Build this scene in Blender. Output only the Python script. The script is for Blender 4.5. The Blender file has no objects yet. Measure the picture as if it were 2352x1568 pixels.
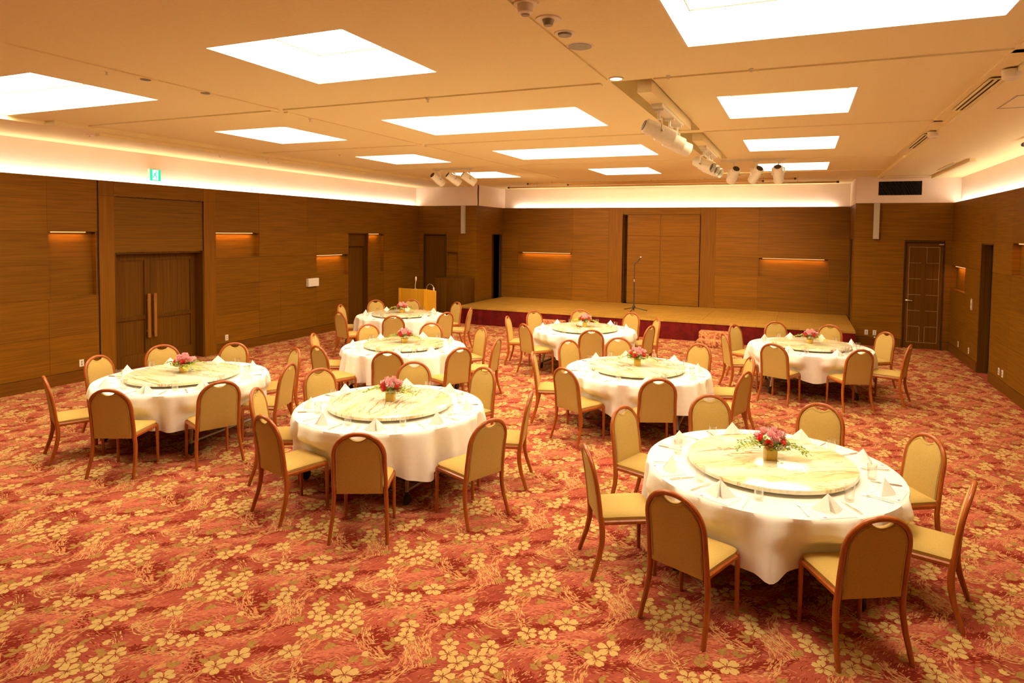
import bpy, bmesh, math, random
import numpy as np
from mathutils import Vector, Matrix
SC = bpy.context.scene
COL = SC.collection
PI = math.pi
rnd = random.Random(7)

# ------------------------------------------------------------------ materials
def new_mat(name):
    m = bpy.data.materials.new(name); m.use_nodes = True
    nt = m.node_tree
    return m, nt, nt.nodes['Principled BSDF']

def mix_noise(nt, b, scale, c0, c1, map_scale=(1, 1, 1), detail=3, lo=.35, hi=.65, coord='pos', extra=None, dist=0.0):
    """base colour from stretched noise between two own colours of the thing"""
    if coord == 'pos':
        g = nt.nodes.new('ShaderNodeNewGeometry'); src = g.outputs['Position']
    else:
        g = nt.nodes.new('ShaderNodeTexCoord'); src = g.outputs['Object']
    mp = nt.nodes.new('ShaderNodeMapping'); mp.inputs['Scale'].default_value = map_scale
    nt.links.new(src, mp.inputs['Vector'])
    n = nt.nodes.new('ShaderNodeTexNoise'); n.inputs['Scale'].default_value = scale
    n.inputs['Detail'].default_value = detail; n.inputs['Distortion'].default_value = dist
    nt.links.new(mp.outputs['Vector'], n.inputs['Vector'])
    r = nt.nodes.new('ShaderNodeValToRGB')
    r.color_ramp.elements[0].position = lo; r.color_ramp.elements[0].color = (*c0, 1)
    r.color_ramp.elements[1].position = hi; r.color_ramp.elements[1].color = (*c1, 1)
    nt.links.new(n.outputs['Fac'], r.inputs['Fac'])
    nt.links.new(r.outputs['Color'], b.inputs['Base Color'])
    return n, r, mp

def plain(name, col, rough=.6, metal=0.0, spec=.5, var=.12, scale=30.0):
    m, nt, b = new_mat(name)
    c1 = tuple(min(1, c * (1 + var)) for c in col); c0 = tuple(c * (1 - var) for c in col)
    mix_noise(nt, b, scale, c0, c1)
    b.inputs['Roughness'].default_value = rough; b.inputs['Metallic'].default_value = metal
    b.inputs['Specular IOR Level'].default_value = spec
    return m

def wood(name, c0, c1, ms, rough=.5, spec=.3, island=.10, scale=1.0):
    m, nt, b = new_mat(name)
    n, r, mp = mix_noise(nt, b, scale, c0, c1, map_scale=ms, detail=6, lo=.3, hi=.7)
    g = nt.nodes.new('ShaderNodeNewGeometry')
    hs = nt.nodes.new('ShaderNodeHueSaturation')
    mr = nt.nodes.new('ShaderNodeMapRange')
    mr.inputs['To Min'].default_value = 1 - island; mr.inputs['To Max'].default_value = 1 + island
    nt.links.new(g.outputs['Random Per Island'], mr.inputs['Value'])
    nt.links.new(mr.outputs['Result'], hs.inputs['Value'])
    nt.links.new(r.outputs['Color'], hs.inputs['Color'])
    nt.links.new(hs.outputs['Color'], b.inputs['Base Color'])
    b.inputs['Roughness'].default_value = rough; b.inputs['Specular IOR Level'].default_value = spec
    return m

def emit(name, col, strength):
    m = bpy.data.materials.new(name); m.use_nodes = True
    nt = m.node_tree; nt.nodes.clear()
    o = nt.nodes.new('ShaderNodeOutputMaterial'); e = nt.nodes.new('ShaderNodeEmission')
    e.inputs['Color'].default_value = (*col, 1); e.inputs['Strength'].default_value = strength
    nt.links.new(e.outputs[0], o.inputs['Surface'])
    return m

LC = (1.0, 0.80, 0.54)            # warm lamp colour
LCN = (1.0, 0.50, 0.16)            # small niche lamps
M = {}
M['wall_wood'] = wood('wall_wood', (.145, .057, .002), (.220, .090, .004), (1.6, 1.6, 42), rough=.5, spec=.12)
M['wall_wood_v'] = wood('wall_wood_vertical', (.145, .055, .002), (.212, .085, .004), (40, 40, 1.2), rough=.5, spec=.12)
M['wood_dark'] = wood('wood_dark_slats', (.080, .031, .0015), (.140, .055, .003), (60, 60, .8), rough=.5, spec=.12)
M['wood_shade'] = wood('wood_panel_shaded', (.125, .053, .002), (.185, .080, .004), (1.6, 1.6, 42), rough=.5, spec=.12)  # wall wood toned down: the door transom's shade is put into the colour
M['wood_back'] = plain('joint_dark', (.05, .02, .003), .8)
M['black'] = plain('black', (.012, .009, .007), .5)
M['darkdoor'] = wood('door_deep_brown', (.035, .013, .003), (.06, .025, .005), (60, 60, .8), rough=.55)
M['baseboard'] = wood('baseboard', (.12, .043, .002), (.17, .062, .004), (2, 2, 50), rough=.5, spec=.12)
M['paint'] = plain('cream_paint', (.87, .75, .66), .8, spec=.2, var=.02, scale=3)
M['ceil'] = plain('ceiling_paint', (.90, .80, .47), .85, spec=.2, var=.02, scale=40)
M['white'] = plain('white_plastic', (.80, .74, .62), .4, var=.03)
M['lampwhite'] = plain('lamp_white_enamel', (.82, .76, .60), .35, var=.03)
M['coffer'] = plain('coffer_white', (.90, .87, .80), .7, var=.01)
M['seam'] = plain('seam_beige', (.15, .125, .09), .8)
M['sky'] = emit('diffuser_glow', LC, 11.0)
M['cove'] = emit('cove_tube', (1, .81, .64), 15.0)
M['niche'] = emit('niche_tube', (1, .47, .17), .9)
M['down'] = emit('downlight_glow', LC, 10.0)
M['cloth'] = plain('white_tablecloth', (.88, .86, .80), .85, spec=.15, var=.02, scale=20)
M['napkin'] = plain('white_napkin', (.92, .90, .84), .85, spec=.15, var=.02, scale=60)
M['card'] = plain('white_card', (.85, .83, .78), .6, var=.02)
M['purple'] = plain('purple_print', (.45, .25, .42), .6)
M['steel'] = plain('steel', (.85, .81, .72), .3, metal=1.0, var=.05)
M['grey_metal'] = plain('grey_metal', (.32, .30, .25), .4, metal=.6, var=.08)
M['rubber'] = plain('black_rubber', (.015, .013, .012), .45)
M['gold'] = plain('gold_ceramic', (.86, .58, .09), .35, spec=.5, var=.06)
M['chairwood'] = wood('chair_frame_wood', (.31, .072, .008), (.44, .112, .014), (30, 30, 6), rough=.28, spec=.5, island=.04)
M['handle_wood'] = wood('handle_wood', (.26, .10, .015), (.34, .14, .025), (30, 30, 4), rough=.35, spec=.4, island=.03)
M['brass_rail'] = plain('brass_rail', (.50, .30, .09), .35, metal=.5, var=.04)
M['lectern'] = wood('lectern_oak', (.56, .28, .012), (.66, .345, .022), (40, 40, 1.2), rough=.5, spec=.15)
M['velvet'] = plain('red_velvet', (.105, .002, .0015), .75, spec=.2, var=.25, scale=8)
M['mic'] = plain('mic_black', (.03, .026, .022), .4)
M['grille'] = plain('vent_black', (.012, .011, .006), .6)
M['speaker_grey'] = plain('column_speaker_cream', (.47, .42, .31), .6, var=.03)
M['pink'] = plain('pink_petal', (.96, .52, .54), .6, var=.12, scale=60)
M['rose'] = plain('rose_red_petal', (.86, .09, .10), .55, var=.2, scale=60)
for k_ in ('pink', 'rose'):
    b_ = M[k_].node_tree.nodes['Principled BSDF']; b_.inputs['Subsurface Weight'].default_value = .45; b_.inputs['Subsurface Radius'].default_value = (.02, .012, .01); b_.inputs['Subsurface Scale'].default_value = .6
M['lily'] = plain('white_petal', (.85, .80, .55), .6)
M['leaf'] = plain('green_leaf', (.16, .24, .015), .5, var=.3, scale=60)
M['leaf2'] = plain('pale_leaf', (.34, .42, .03), .5, var=.3, scale=60)
M['green'] = emit('exit_green', (.02, .62, .30), 1.0)
M['exitwhite'] = emit('exit_white', (.80, 1.0, .88), 1.3)
M['brown_line'] = plain('inlay_brass', (.55, .38, .20), .4, metal=.3)

# chair fabric: fine speckle
m, nt, b = new_mat('chair_fabric')
n, r, mp = mix_noise(nt, b, 1.0, (.45, .305, .078), (.575, .40, .122), map_scale=(260, 260, 260), detail=2, coord='obj')
b.inputs['Roughness'].default_value = .8; b.inputs['Specular IOR Level'].default_value = .2
M['fabric'] = m
M['piping'] = plain('fabric_piping', (.53, .375, .11), .8)

# marble: veins from distorted noise bands
m, nt, b = new_mat('onyx_marble')
tc = nt.nodes.new('ShaderNodeTexCoord')
mp = nt.nodes.new('ShaderNodeMapping'); mp.inputs['Scale'].default_value = (.8, 3.4, 1)
ob = nt.nodes.new('ShaderNodeObjectInfo')
ad = nt.nodes.new('ShaderNodeVectorMath'); ad.operation = 'ADD'
sc = nt.nodes.new('ShaderNodeVectorMath'); sc.operation = 'SCALE'; sc.inputs['Scale'].default_value = .9
nt.links.new(ob.outputs['Location'], sc.inputs[0])
nt.links.new(tc.outputs['Object'], mp.inputs['Vector'])
nt.links.new(mp.outputs['Vector'], ad.inputs[0]); nt.links.new(sc.outputs[0], ad.inputs[1])
def vein(scale, dist, width):
    n = nt.nodes.new('ShaderNodeTexNoise'); n.inputs['Scale'].default_value = scale
    n.inputs['Detail'].default_value = 5; n.inputs['Distortion'].default_value = dist
    nt.links.new(ad.outputs[0], n.inputs['Vector'])
    s = nt.nodes.new('ShaderNodeMath'); s.operation = 'SUBTRACT'; s.inputs[1].default_value = .5
    a = nt.nodes.new('ShaderNodeMath'); a.operation = 'ABSOLUTE'
    mr = nt.nodes.new('ShaderNodeMapRange'); mr.inputs['From Max'].default_value = width
    mr.inputs['To Min'].default_value = 1; mr.inputs['To Max'].default_value = 0
    nt.links.new(n.outputs['Fac'], s.inputs[0]); nt.links.new(s.outputs[0], a.inputs[0]); nt.links.new(a.outputs[0], mr.inputs['Value'])
    return mr.outputs['Result']
v1 = vein(1.25, 1.3, .028); v2 = vein(2.3, .6, .016)
nb = nt.nodes.new('ShaderNodeTexNoise'); nb.inputs['Scale'].default_value = 1.6; nb.inputs['Detail'].default_value = 4
nt.links.new(ad.outputs[0], nb.inputs['Vector'])
rb = nt.nodes.new('ShaderNodeValToRGB')
rb.color_ramp.elements[0].position = .35; rb.color_ramp.elements[0].color = (.78, .68, .36, 1)
rb.color_ramp.elements[1].position = .62; rb.color_ramp.elements[1].color = (.90, .87, .70, 1)
nt.links.new(nb.outputs['Fac'], rb.inputs['Fac'])
m1 = nt.nodes.new('ShaderNodeMixRGB'); m1.inputs['Color2'].default_value = (.31, .105, .018, 1)
gate = nt.nodes.new('ShaderNodeTexNoise'); gate.inputs['Scale'].default_value = .9
nt.links.new(ad.outputs[0], gate.inputs['Vector'])
gr = nt.nodes.new('ShaderNodeMapRange'); gr.inputs['From Min'].default_value = .38; gr.inputs['From Max'].default_value = .62; gr.inputs['To Max'].default_value = 1.0
nt.links.new(gate.outputs['Fac'], gr.inputs['Value'])
gm = nt.nodes.new('ShaderNodeMath'); gm.operation = 'MULTIPLY'
nt.links.new(v1, gm.inputs[0]); nt.links.new(gr.outputs['Result'], gm.inputs[1])
nt.links.new(gm.outputs[0], m1.inputs['Fac']); nt.links.new(rb.outputs['Color'], m1.inputs['Color1'])
m2 = nt.nodes.new('ShaderNodeMixRGB'); m2.inputs['Color2'].default_value = (.48, .30, .06, 1)
h2 = nt.nodes.new('ShaderNodeMath'); h2.operation = 'MULTIPLY'; h2.inputs[1].default_value = .6
nt.links.new(v2, h2.inputs[0]); nt.links.new(h2.outputs[0], m2.inputs['Fac']); nt.links.new(m1.outputs['Color'], m2.inputs['Color1'])
nt.links.new(m2.outputs['Color'], b.inputs['Base Color'])
b.inputs['Roughness'].default_value = .07; b.inputs['Specular IOR Level'].default_value = .6
M['marble'] = m

m, nt, b = new_mat('clear_glass')
nt.nodes.remove(b)
tr = nt.nodes.new('ShaderNodeBsdfTransparent'); tr.inputs['Color'].default_value = (.97, .97, .95, 1)
gl = nt.nodes.new('ShaderNodeBsdfGlossy'); gl.inputs['Roughness'].default_value = .03
lw = nt.nodes.new('ShaderNodeLayerWeight'); lw.inputs['Blend'].default_value = .22
mr = nt.nodes.new('ShaderNodeMapRange'); mr.inputs['To Min'].default_value = .03; mr.inputs['To Max'].default_value = .75
mx_ = nt.nodes.new('ShaderNodeMixShader')
nt.links.new(lw.outputs['Facing'], mr.inputs['Value']); nt.links.new(mr.outputs['Result'], mx_.inputs['Fac'])
nt.links.new(tr.outputs[0], mx_.inputs[1]); nt.links.new(gl.outputs[0], mx_.inputs[2])
nt.links.new(mx_.outputs[0], nt.nodes['Material Output'].inputs['Surface'])
M['glass'] = m

# stage parquet: basket-weave checks
m, nt, b = new_mat('stage_parquet')
g = nt.nodes.new('ShaderNodeNewGeometry')
br = nt.nodes.new('ShaderNodeTexBrick'); br.inputs['Scale'].default_value = 1.0
br.inputs['Brick Width'].default_value = .30; br.inputs['Row Height'].default_value = .075
br.inputs['Mortar Size'].default_value = .004; br.offset = .5
br.inputs['Color1'].default_value = (.44, .25, .036, 1); br.inputs['Color2'].default_value = (.33, .18, .024, 1)
br.inputs['Mortar'].default_value = (.22, .10, .014, 1)
nt.links.new(g.outputs['Position'], br.inputs['Vector']); nt.links.new(br.outputs['Color'], b.inputs['Base Color'])
b.inputs['Roughness'].default_value = .45
M['parquet'] = m

# ------------------------------------------------------------------ mesh builder
class MB:
    def __init__(s): s.v = []; s.f = []; s.m = []
    def add(s, vs, fs, mi=0):
        o = len(s.v); s.v += [tuple(v) for v in vs]
        for f in fs: s.f.append(tuple(i + o for i in f)); s.m.append(mi)
    def box(s, x0, x1, y0, y1, z0, z1, mi=0):
        x0, x1 = min(x0, x1), max(x0, x1); y0, y1 = min(y0, y1), max(y0, y1); z0, z1 = min(z0, z1), max(z0, z1)
        s.add([(x0, y0, z0), (x1, y0, z0), (x1, y1, z0), (x0, y1, z0), (x0, y0, z1), (x1, y0, z1), (x1, y1, z1), (x0, y1, z1)],
              [(0, 3, 2, 1), (4, 5, 6, 7), (0, 1, 5, 4), (1, 2, 6, 5), (2, 3, 7, 6), (3, 0, 4, 7)], mi)
    def rbox(s, x0, x1, y0, y1, z0, z1, r=.01, seg=2, mi=0):
        bm = bmesh.new(); bmesh.ops.create_cube(bm, size=1)
        for v in bm.verts:
            v.co = Vector(((x0 + x1) / 2 + v.co.x * (x1 - x0), (y0 + y1) / 2 + v.co.y * (y1 - y0), (z0 + z1) / 2 + v.co.z * (z1 - z0)))
        bmesh.ops.bevel(bm, geom=bm.edges[:], offset=r, segments=seg, profile=.5, affect='EDGES')
        s.bm(bm, mi)
    def bm(s, bm, mi=0, mat=None):
        bm.verts.ensure_lookup_table(); bm.verts.index_update()
        vs = [(mat @ v.co if mat else v.co) for v in bm.verts]
        s.add(vs, [[v.index for v in f.verts] for f in bm.faces], mi); bm.free()
    def lathe(s, prof, n=24, c=(0, 0, 0), mi=0, cap=True):
        vs = []; fs = []
        for (r, z) in prof:
            for i in range(n):
                a = 2 * PI * i / n; vs.append((c[0] + r * math.cos(a), c[1] + r * math.sin(a), c[2] + z))
        for k in range(len(prof) - 1):
            for i in range(n):
                j = (i + 1) % n
                fs.append((k * n + i, k * n + j, (k + 1) * n + j, (k + 1) * n + i))
        if cap:
            fs.append(tuple(range(n - 1, -1, -1))); o = (len(prof) - 1) * n; fs.append(tuple(range(o, o + n)))
        s.add(vs, fs, mi)
    def tube(s, pts, rad, n=8, mi=0, sq=None):
        """sweep a round (or sq=(w,h) rounded-rectangle) section along pts"""
        pts = [Vector(p) for p in pts]; k = len(pts)
        rads = rad if isinstance(rad, (list, tuple)) else [rad] * k
        vs = []; fs = []; prev = None
        for i, p in enumerate(pts):
            t = (pts[min(i + 1, k - 1)] - pts[max(i - 1, 0)]).normalized()
            if prev is None:
                ref = Vector((0, 0, 1)) if abs(t.z) < .9 else Vector((1, 0, 0))
                a = t.cross(ref).normalized()
            else:
                a = (prev - t * prev.dot(t)).normalized()
            b = t.cross(a); prev = a
            for j in range(n):
                q = 2 * PI * j / n; vs.append(p + (a * math.cos(q) + b * math.sin(q)) * rads[i])
        for i in range(k - 1):
            for j in range(n):
                l = (j + 1) % n; fs.append((i * n + j, i * n + l, (i + 1) * n + l, (i + 1) * n + j))
        fs.append(tuple(range(n - 1, -1, -1))); fs.append(tuple((k - 1) * n + j for j in range(n)))
        s.add(vs, fs, mi)
    def sweep(s, pts, nrm, w, h, mi=0):
        """sweep a chamfered w (in plane) x h (along nrm) bar along pts; w may vary per point"""
        pts = [Vector(p) for p in pts]; k = len(pts); nrm = Vector(nrm).normalized()
        W = w if isinstance(w, (list, tuple)) else [w] * k
        H = h if isinstance(h, (list, tuple)) else [h] * k
        vs = []; fs = []; n = 8
        for i, p in enumerate(pts):
            t = (pts[min(i + 1, k - 1)] - pts[max(i - 1, 0)]).normalized()
            a = t.cross(nrm).normalized(); b = nrm
            ww, hh = W[i] / 2, H[i] / 2; c = .3 * min(ww, hh) * 2
            for (x, y) in ((ww, hh - c), (ww - c, hh), (-ww + c, hh), (-ww, hh - c), (-ww, -hh + c), (-ww + c, -hh), (ww - c, -hh), (ww, -hh + c)):
                vs.append(p + a * x + b * y)
        for i in range(k - 1):
            for j in range(n):
                l = (j + 1) % n; fs.append((i * n + j, i * n + l, (i + 1) * n + l, (i + 1) * n + j))
        fs.append(tuple(range(n - 1, -1, -1))); fs.append(tuple((k - 1) * n + j for j in range(n)))
        s.add(vs, fs, mi)
    def build(s, name, mats, parent=None, smooth=True, ang=.6, loc=None):
        me = bpy.data.meshes.new(name); me.from_pydata(s.v, [], s.f)
        for mm in (mats if isinstance(mats, (list, tuple)) else [mats]): me.materials.append(mm)
        if len(set(s.m)) > 1: me.polygons.foreach_set('material_index', s.m)
        bm = bmesh.new(); bm.from_mesh(me); bmesh.ops.recalc_face_normals(bm, faces=bm.faces[:]); bm.to_mesh(me); bm.free()
        if smooth: me.shade_smooth(); me.set_sharp_from_angle(angle=ang)
        me.update()
        o = bpy.data.objects.new(name, me); COL.objects.link(o)
        if parent is not None: o.parent = parent
        if loc is not None: o.location = loc
        return o

def tag(o, label=None, cat=None, group=None, kind=None):
    if label: o['label'] = label
    if cat: o['category'] = cat
    if group: o['group'] = group
    if kind: o['kind'] = kind
    return o
def thing(name, label, cat, loc=(0, 0, 0), rz=0.0, group=None):
    o = bpy.data.objects.new(name, None); o.empty_display_size = .1; COL.objects.link(o)
    o.location = loc; o.rotation_euler = (0, 0, rz)
    return tag(o, label, cat, group)
def struct(mb, name, mats, parent=None, **k):
    o = mb.build(name, mats, parent, **k)
    if parent is None: o['kind'] = 'structure'
    return o
def copy_tree(o, parent=None):
    c = o.copy(); COL.objects.link(c)
    if parent is not None: c.parent = parent
    for ch in list(o.children): copy_tree(ch, c)
    return c

# ------------------------------------------------------------------ room dimensions (metres)
XL, XR, YJ, YB = -10.768, 3.084, 16.58, 18.376
ZW, ZC = 3.295, 3.90
XBL, XBR, ZS, YS = -8.807, 1.144, .472, 15.28
YF = -1.6
ROWS = [.19, .78, 1.38, 1.92, 2.45, ZW]

# ------------------------------------------------------------------ camera
def cam_axes(yaw, pitch, roll):
    cy, sy = math.cos(yaw), math.sin(yaw); cp, sp = math.cos(pitch), math.sin(pitch); cr, sr = math.cos(roll), math.sin(roll)
    r = Vector((cy, -sy, 0)); fw = Vector((sy, cy, 0)); up = Vector((0, 0, 1))
    f2 = fw * cp + up * sp; u2 = up * cp - fw * sp
    return r * cr + u2 * sr, u2 * cr - r * sr, f2
cr_, cu_, cf_ = cam_axes(-.3964, -.0433, .0124)
cd = bpy.data.cameras.new('camera'); cam = bpy.data.objects.new('camera', cd); COL.objects.link(cam)
cam.matrix_world = Matrix(((cr_.x, cu_.x, -cf_.x, 0), (cr_.y, cu_.y, -cf_.y, 0), (cr_.z, cu_.z, -cf_.z, 2.5), (0, 0, 0, 1)))
cd.sensor_width = 36; cd.lens = 36 * 1460.94 / 2352
cd.shift_x = -52.4 / 2352; cd.shift_y = -184.8 / 2352
cd.clip_start = .05; cd.clip_end = 100
SC.camera = cam

# ------------------------------------------------------------------ panelled walls
def mapper(kind, base):
    if kind == 'L': return lambda u, z, d: (base - d, u, z)
    if kind == 'R': return lambda u, z, d: (base + d, u, z)
    return lambda u, z, d: (u, base + d, z)
class Wall:
    """wood panels (u0,u1,z0,z1) with dark joints; d is the depth into the wall"""
    def __init__(s, name, kind, base): s.name = name; s.map = mapper(kind, base); s.mb = MB(); s.clip = (-99, 99)
    def bx(s, u0, u1, z0, z1, d0, d1, mi=0, mb=None):
        a = s.map(u0, z0, d0); b = s.map(u1, z1, d1)
        (mb or s.mb).box(a[0], b[0], a[1], b[1], a[2], b[2], mi)
    def panel(s, u0, u1, z0, z1, d=0.0, mi=0, gap=.0016, th=.02, back=.11):
        s.bx(u0 + gap, u1 - gap, z0 + gap, z1 - gap, d, d + th, mi)
        if z1 > ZW - .01: back = .03                       # leaves room for the cove behind the top edge
        a, b = max(u0, s.clip[0]), min(u1, s.clip[1])
        s.bx(a, b, z0, z1, d + .012, d + back, 2)
    def col(s, u0, u1, rows=None, skip=(), mi=0):
        rows = rows or ROWS
        for a, b in zip(rows[:-1], rows[1:]):
            if any(a >= x - .01 and b <= y + .01 for x, y in skip): continue
            s.panel(u0, u1, a, b, mi=mi)
    def niche(s, u0, u1, z0, z1, d=.10):
        s.bx(u0, u1, z0, z1, d, d + .02, 0)                  # back
        for (a, b) in ((u0 + .001, u0 + .016), (u1 - .016, u1 - .001)): s.bx(a, b, z0 + .001, z1 - .001, .003, d, 0)
        s.bx(u0 + .017, u1 - .017, z0 + .001, z0 + .013, .003, d, 0)
        s.bx(u0 + .017, u1 - .017, z1 - .013, z1 - .001, .003, d, 0)
    def done(s): return struct(s.mb, s.name, [M['wall_wood'], M['wall_wood_v'], M['wood_back'], M['wood_shade'], M['wood_dark']], smooth=False)

R = ROWS
# left wall -----------------------------------------------------------------
w = Wall('wall_left', 'L', XL)
for a, b in ((YF, .9), (.9, 3.55), (3.55, 6.17)): w.col(a, b)
w.col(6.17, 6.93, skip=((1.38, 2.45),)); w.niche(6.17, 6.92, 1.38, 2.45)
for a, b in ((6.95, 7.205), (8.96, 9.23)): w.panel(a, b, 0, 3.04, d=-.012, mi=1); w.panel(a, b, 3.04, ZW, d=-.012, mi=1)
w.panel(7.205, 8.96, 3.04, ZW, d=-.012); w.bx(6.92, 6.96, 0, ZW, .012, .03, 2)
for a, b in zip((2.08, 2.32, 2.56, 2.80), (2.32, 2.56, 2.80, 3.035)): w.panel(7.205, 8.96, a, b, d=.02, mi=3, back=.09)
w.col(9.23, 10.34, skip=((1.92, 2.45),)); w.niche(9.23, 10.335, 1.92, 2.45)
for a, b in ((10.34, 11.78),): w.panel(a, b, 2.45, ZW)
w.panel(11.78, 14.79, 2.45, ZW); w.panel(10.34, 12.09, 1.92, 2.45); w.panel(12.09, 13.27, 1.92, 2.45)
w.panel(10.34, 12.09, 1.38, 1.92); w.niche(12.09, 13.265, 1.38, 1.92)
for a, b in ((10.34, 10.95), (10.95, 12.09), (12.09, 13.27)): w.panel(a, b, .78, 1.38); w.panel(a, b, .19, .78)
w.col(14.08, 14.79, skip=((1.38, 2.45),), rows=R[:-1]); w.niche(14.085, 14.785, 1.38, 2.45)
w.col(14.79, YJ)
w.panel(13.27, 14.08, 2.10, 2.45, d=.10, mi=4, back=.16)
w.done()
# right wall ----------------------------------------------------------------
w = Wall('wall_right', 'R', XR)
for a, b in ((YF, 2.2), (2.2, 5.0), (5.0, 7.8), (7.8, 10.9)): w.col(a, b)
w.col(10.9, 12.21, skip=((1.92, 2.45),)); w.niche(10.9, 12.21, 1.92, 2.45)
w.col(12.21, 13.28)
w.panel(13.28, 14.10, 2.415, ZW)
w.col(14.10, 15.26); w.col(15.26, YJ + .1, skip=((1.38, 1.92),)); w.niche(15.26, YJ, 1.38, 1.92)
w.done()
# stage back wall -----------------------------------------------------------
w = Wall('wall_back', 'B', YB)
rowsb = [ZS, .82, 1.38, 1.92, 2.45, ZW]
w.col(XBL - .1, -8.27, rowsb); w.col(-8.27, -6.45, rowsb, skip=((1.38, 1.92),)); w.niche(-8.27, -6.45, 1.38, 1.92)
w.col(-6.45, -5.32, rowsb)
for a, b in ((-5.32, -4.87), (-2.65, -2.22)): w.panel(a, b, ZS, ZW, mi=1)
w.panel(-4.87, -2.65, 3.10, ZW)
w.col(-2.22, -1.08, rowsb); w.col(-1.08, .68, rowsb, skip=((1.38, 1.92),)); w.niche(-1.08, .68, 1.38, 1.92)
w.col(.68, XBR + .1, rowsb)
w.done()
# jog walls -----------------------------------------------------------------
w = Wall('wall_back_left', 'B', YJ); w.clip = (-99, XBL - .03)
w.col(XL - .1, -10.62); w.panel(-10.62, -9.82, 2.45, ZW); w.col(-9.82, -9.42, skip=((1.38, 1.92),)); w.niche(-9.815, -9.42, 1.38, 1.92)
w.col(-9.42, XBL)
w.done()
w = Wall('wall_back_right', 'B', YJ); w.clip = (XBR + .03, 99)
w.panel(XBR, XR + .1, 2.45, ZW); w.panel(XBR, 2.165, .19, 2.45); w.panel(2.955, XR + .1, .19, 2.45)
w.done()
w = Wall('wall_stage_left', 'L', XBL)
w.panel(YJ + .02, 17.6, 0, 2.45); w.panel(18.33, YB + .02, 0, 2.45); w.panel(YJ + .02, YB + .02, 2.45, ZW)
w.bx(17.6, 18.33, 0, 2.45, .30, .32, 4)
w.done()
w = Wall('wall_stage_right', 'R', XBR)
w.panel(YJ + .02, 17.3, 0, 2.45); w.panel(18.1, YB + .02, 0, 2.45); w.panel(YJ + .02, YB + .02, 2.45, ZW)
w.bx(17.3, 18.1, 0, 2.45, .12, .14, 4)
w.done()
mb = MB(); mb.box(XL - .2, XR + .2, YF - .1, YF, 0, ZC + .4); struct(mb, 'wall_front', M['wall_wood'], smooth=False)
# baseboards ----------------------------------------------------------------
def board(name, kind, base, segs, d=-.008):
    w = Wall(name, kind, base)
    for a, b in segs: w.bx(a, b, 0, .185, d, .1, 0)
    struct(w.mb, name, [M['baseboard']], smooth=False)
board('baseboard_left', 'L', XL, ((YF, 6.93), (9.235, 13.265), (14.085, YJ)))
board('baseboard_right', 'R', XR, ((YF, 13.275), (14.105, YJ)))
board('baseboard_back_left', 'B', YJ, ((XL, -10.625), (-9.815, XBL)))
board('baseboard_back_right', 'B', YJ, ((XBR, 2.16), (2.96, XR)))
# cream zone above the wood, set back behind a cove ledge ---------------------
mb = MB(); mb.box(XL - .27, XL - .13, YF, YJ + .02, ZW - .3, ZC + .05); mb.box(XL - .14, XL - .11, YF, YJ, ZW - .16, ZW - .14); struct(mb, 'wall_left_upper', M['paint'], smooth=False)
mb = MB(); mb.box(XR + .13, XR + .27, YF, YJ + .02, ZW - .3, ZC + .05); mb.box(XR + .11, XR + .14, YF, YJ, ZW - .16, ZW - .14); struct(mb, 'wall_right_upper', M['paint'], smooth=False)
mb = MB(); mb.box(XBL - .2, XBR + .2, YB + .13, YB + .27, ZW - .13, ZC + .1); struct(mb, 'wall_back_upper', M['paint'], smooth=False)
mb = MB(); mb.box(XL - .2, XBL, YJ, YJ + .12, ZW, ZC + .05); mb.box(XBL - .11, XBL, YJ + .05, YB + .14, ZW, ZC + .05); struct(mb, 'wall_back_left_upper', M['paint'], smooth=False)
mb = MB(); mb.box(XBR, XR + .2, YJ, YJ + .12, ZW, ZC + .05); mb.box(XBR, XBR + .11, YJ + .05, YB + .14, ZW, ZC + .05); struct(mb, 'wall_back_right_upper', M['paint'], smooth=False)

# ------------------------------------------------------------------ ceiling with coffers and lighting troughs
COFF = []
yA, yB, yC, yD = (3.60, 4.87), (6.68, 8.00), (9.80, 11.16), (13.14, 14.59)
c1, c2, c2w, c3 = (-7.82, -6.49), (-4.305, -2.977), (-4.933, -2.333), (-.84, .454)
def where(row, colm): return 'the %s row from the camera, %s' % (row, colm)
for r, yr in (('nearest', yA), ('second', yB), ('third', yC), ('farthest', yD)):
    COFF.append(((-9.24, -6.49) if r == 'nearest' else c1, yr, r, 'left'))
    COFF.append((c2w if r in ('second', 'third') else c2, yr, r, 'middle'))
    COFF.append(((-.83, 1.15) if r == 'nearest' else c3, yr, r, 'right'))
TROUGH = [((-1.66, -1.28), (5.72, 8.68)), ((-1.66, -1.28), (8.90, 12.0))]
holes = [(x[0], x[1], y[0], y[1]) for x, y, _, _ in COFF] + [(x[0], x[1], y[0], y[1]) for x, y in TROUGH]
XA, XB = -9.05, 1.56         # edges of the lower perimeter soffits
mb = MB()
xs = sorted({XA, XB} | {h[0] for h in holes} | {h[1] for h in holes}); ys = sorted({YF, YB + .2} | {h[2] for h in holes} | {h[3] for h in holes})
xs = [XA - .02] + xs[1:] if xs[0] == XA else xs
hx0, hx1 = -9.24, XB
xs = sorted(set([hx0] + [x for x in xs if x >= hx0]))
for i in range(len(xs) - 1):
    for j in range(len(ys) - 1):
        cx, cy = (xs[i] + xs[i + 1]) / 2, (ys[j] + ys[j + 1]) / 2
        if any(h[0] < cx < h[1] and h[2] < cy < h[3] for h in holes): continue
        mb.add([(xs[i], ys[j], ZC), (xs[i + 1], ys[j], ZC), (xs[i + 1], ys[j + 1], ZC), (xs[i], ys[j + 1], ZC)], [(0, 3, 2, 1)])
ZP = ZC - .055
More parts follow.
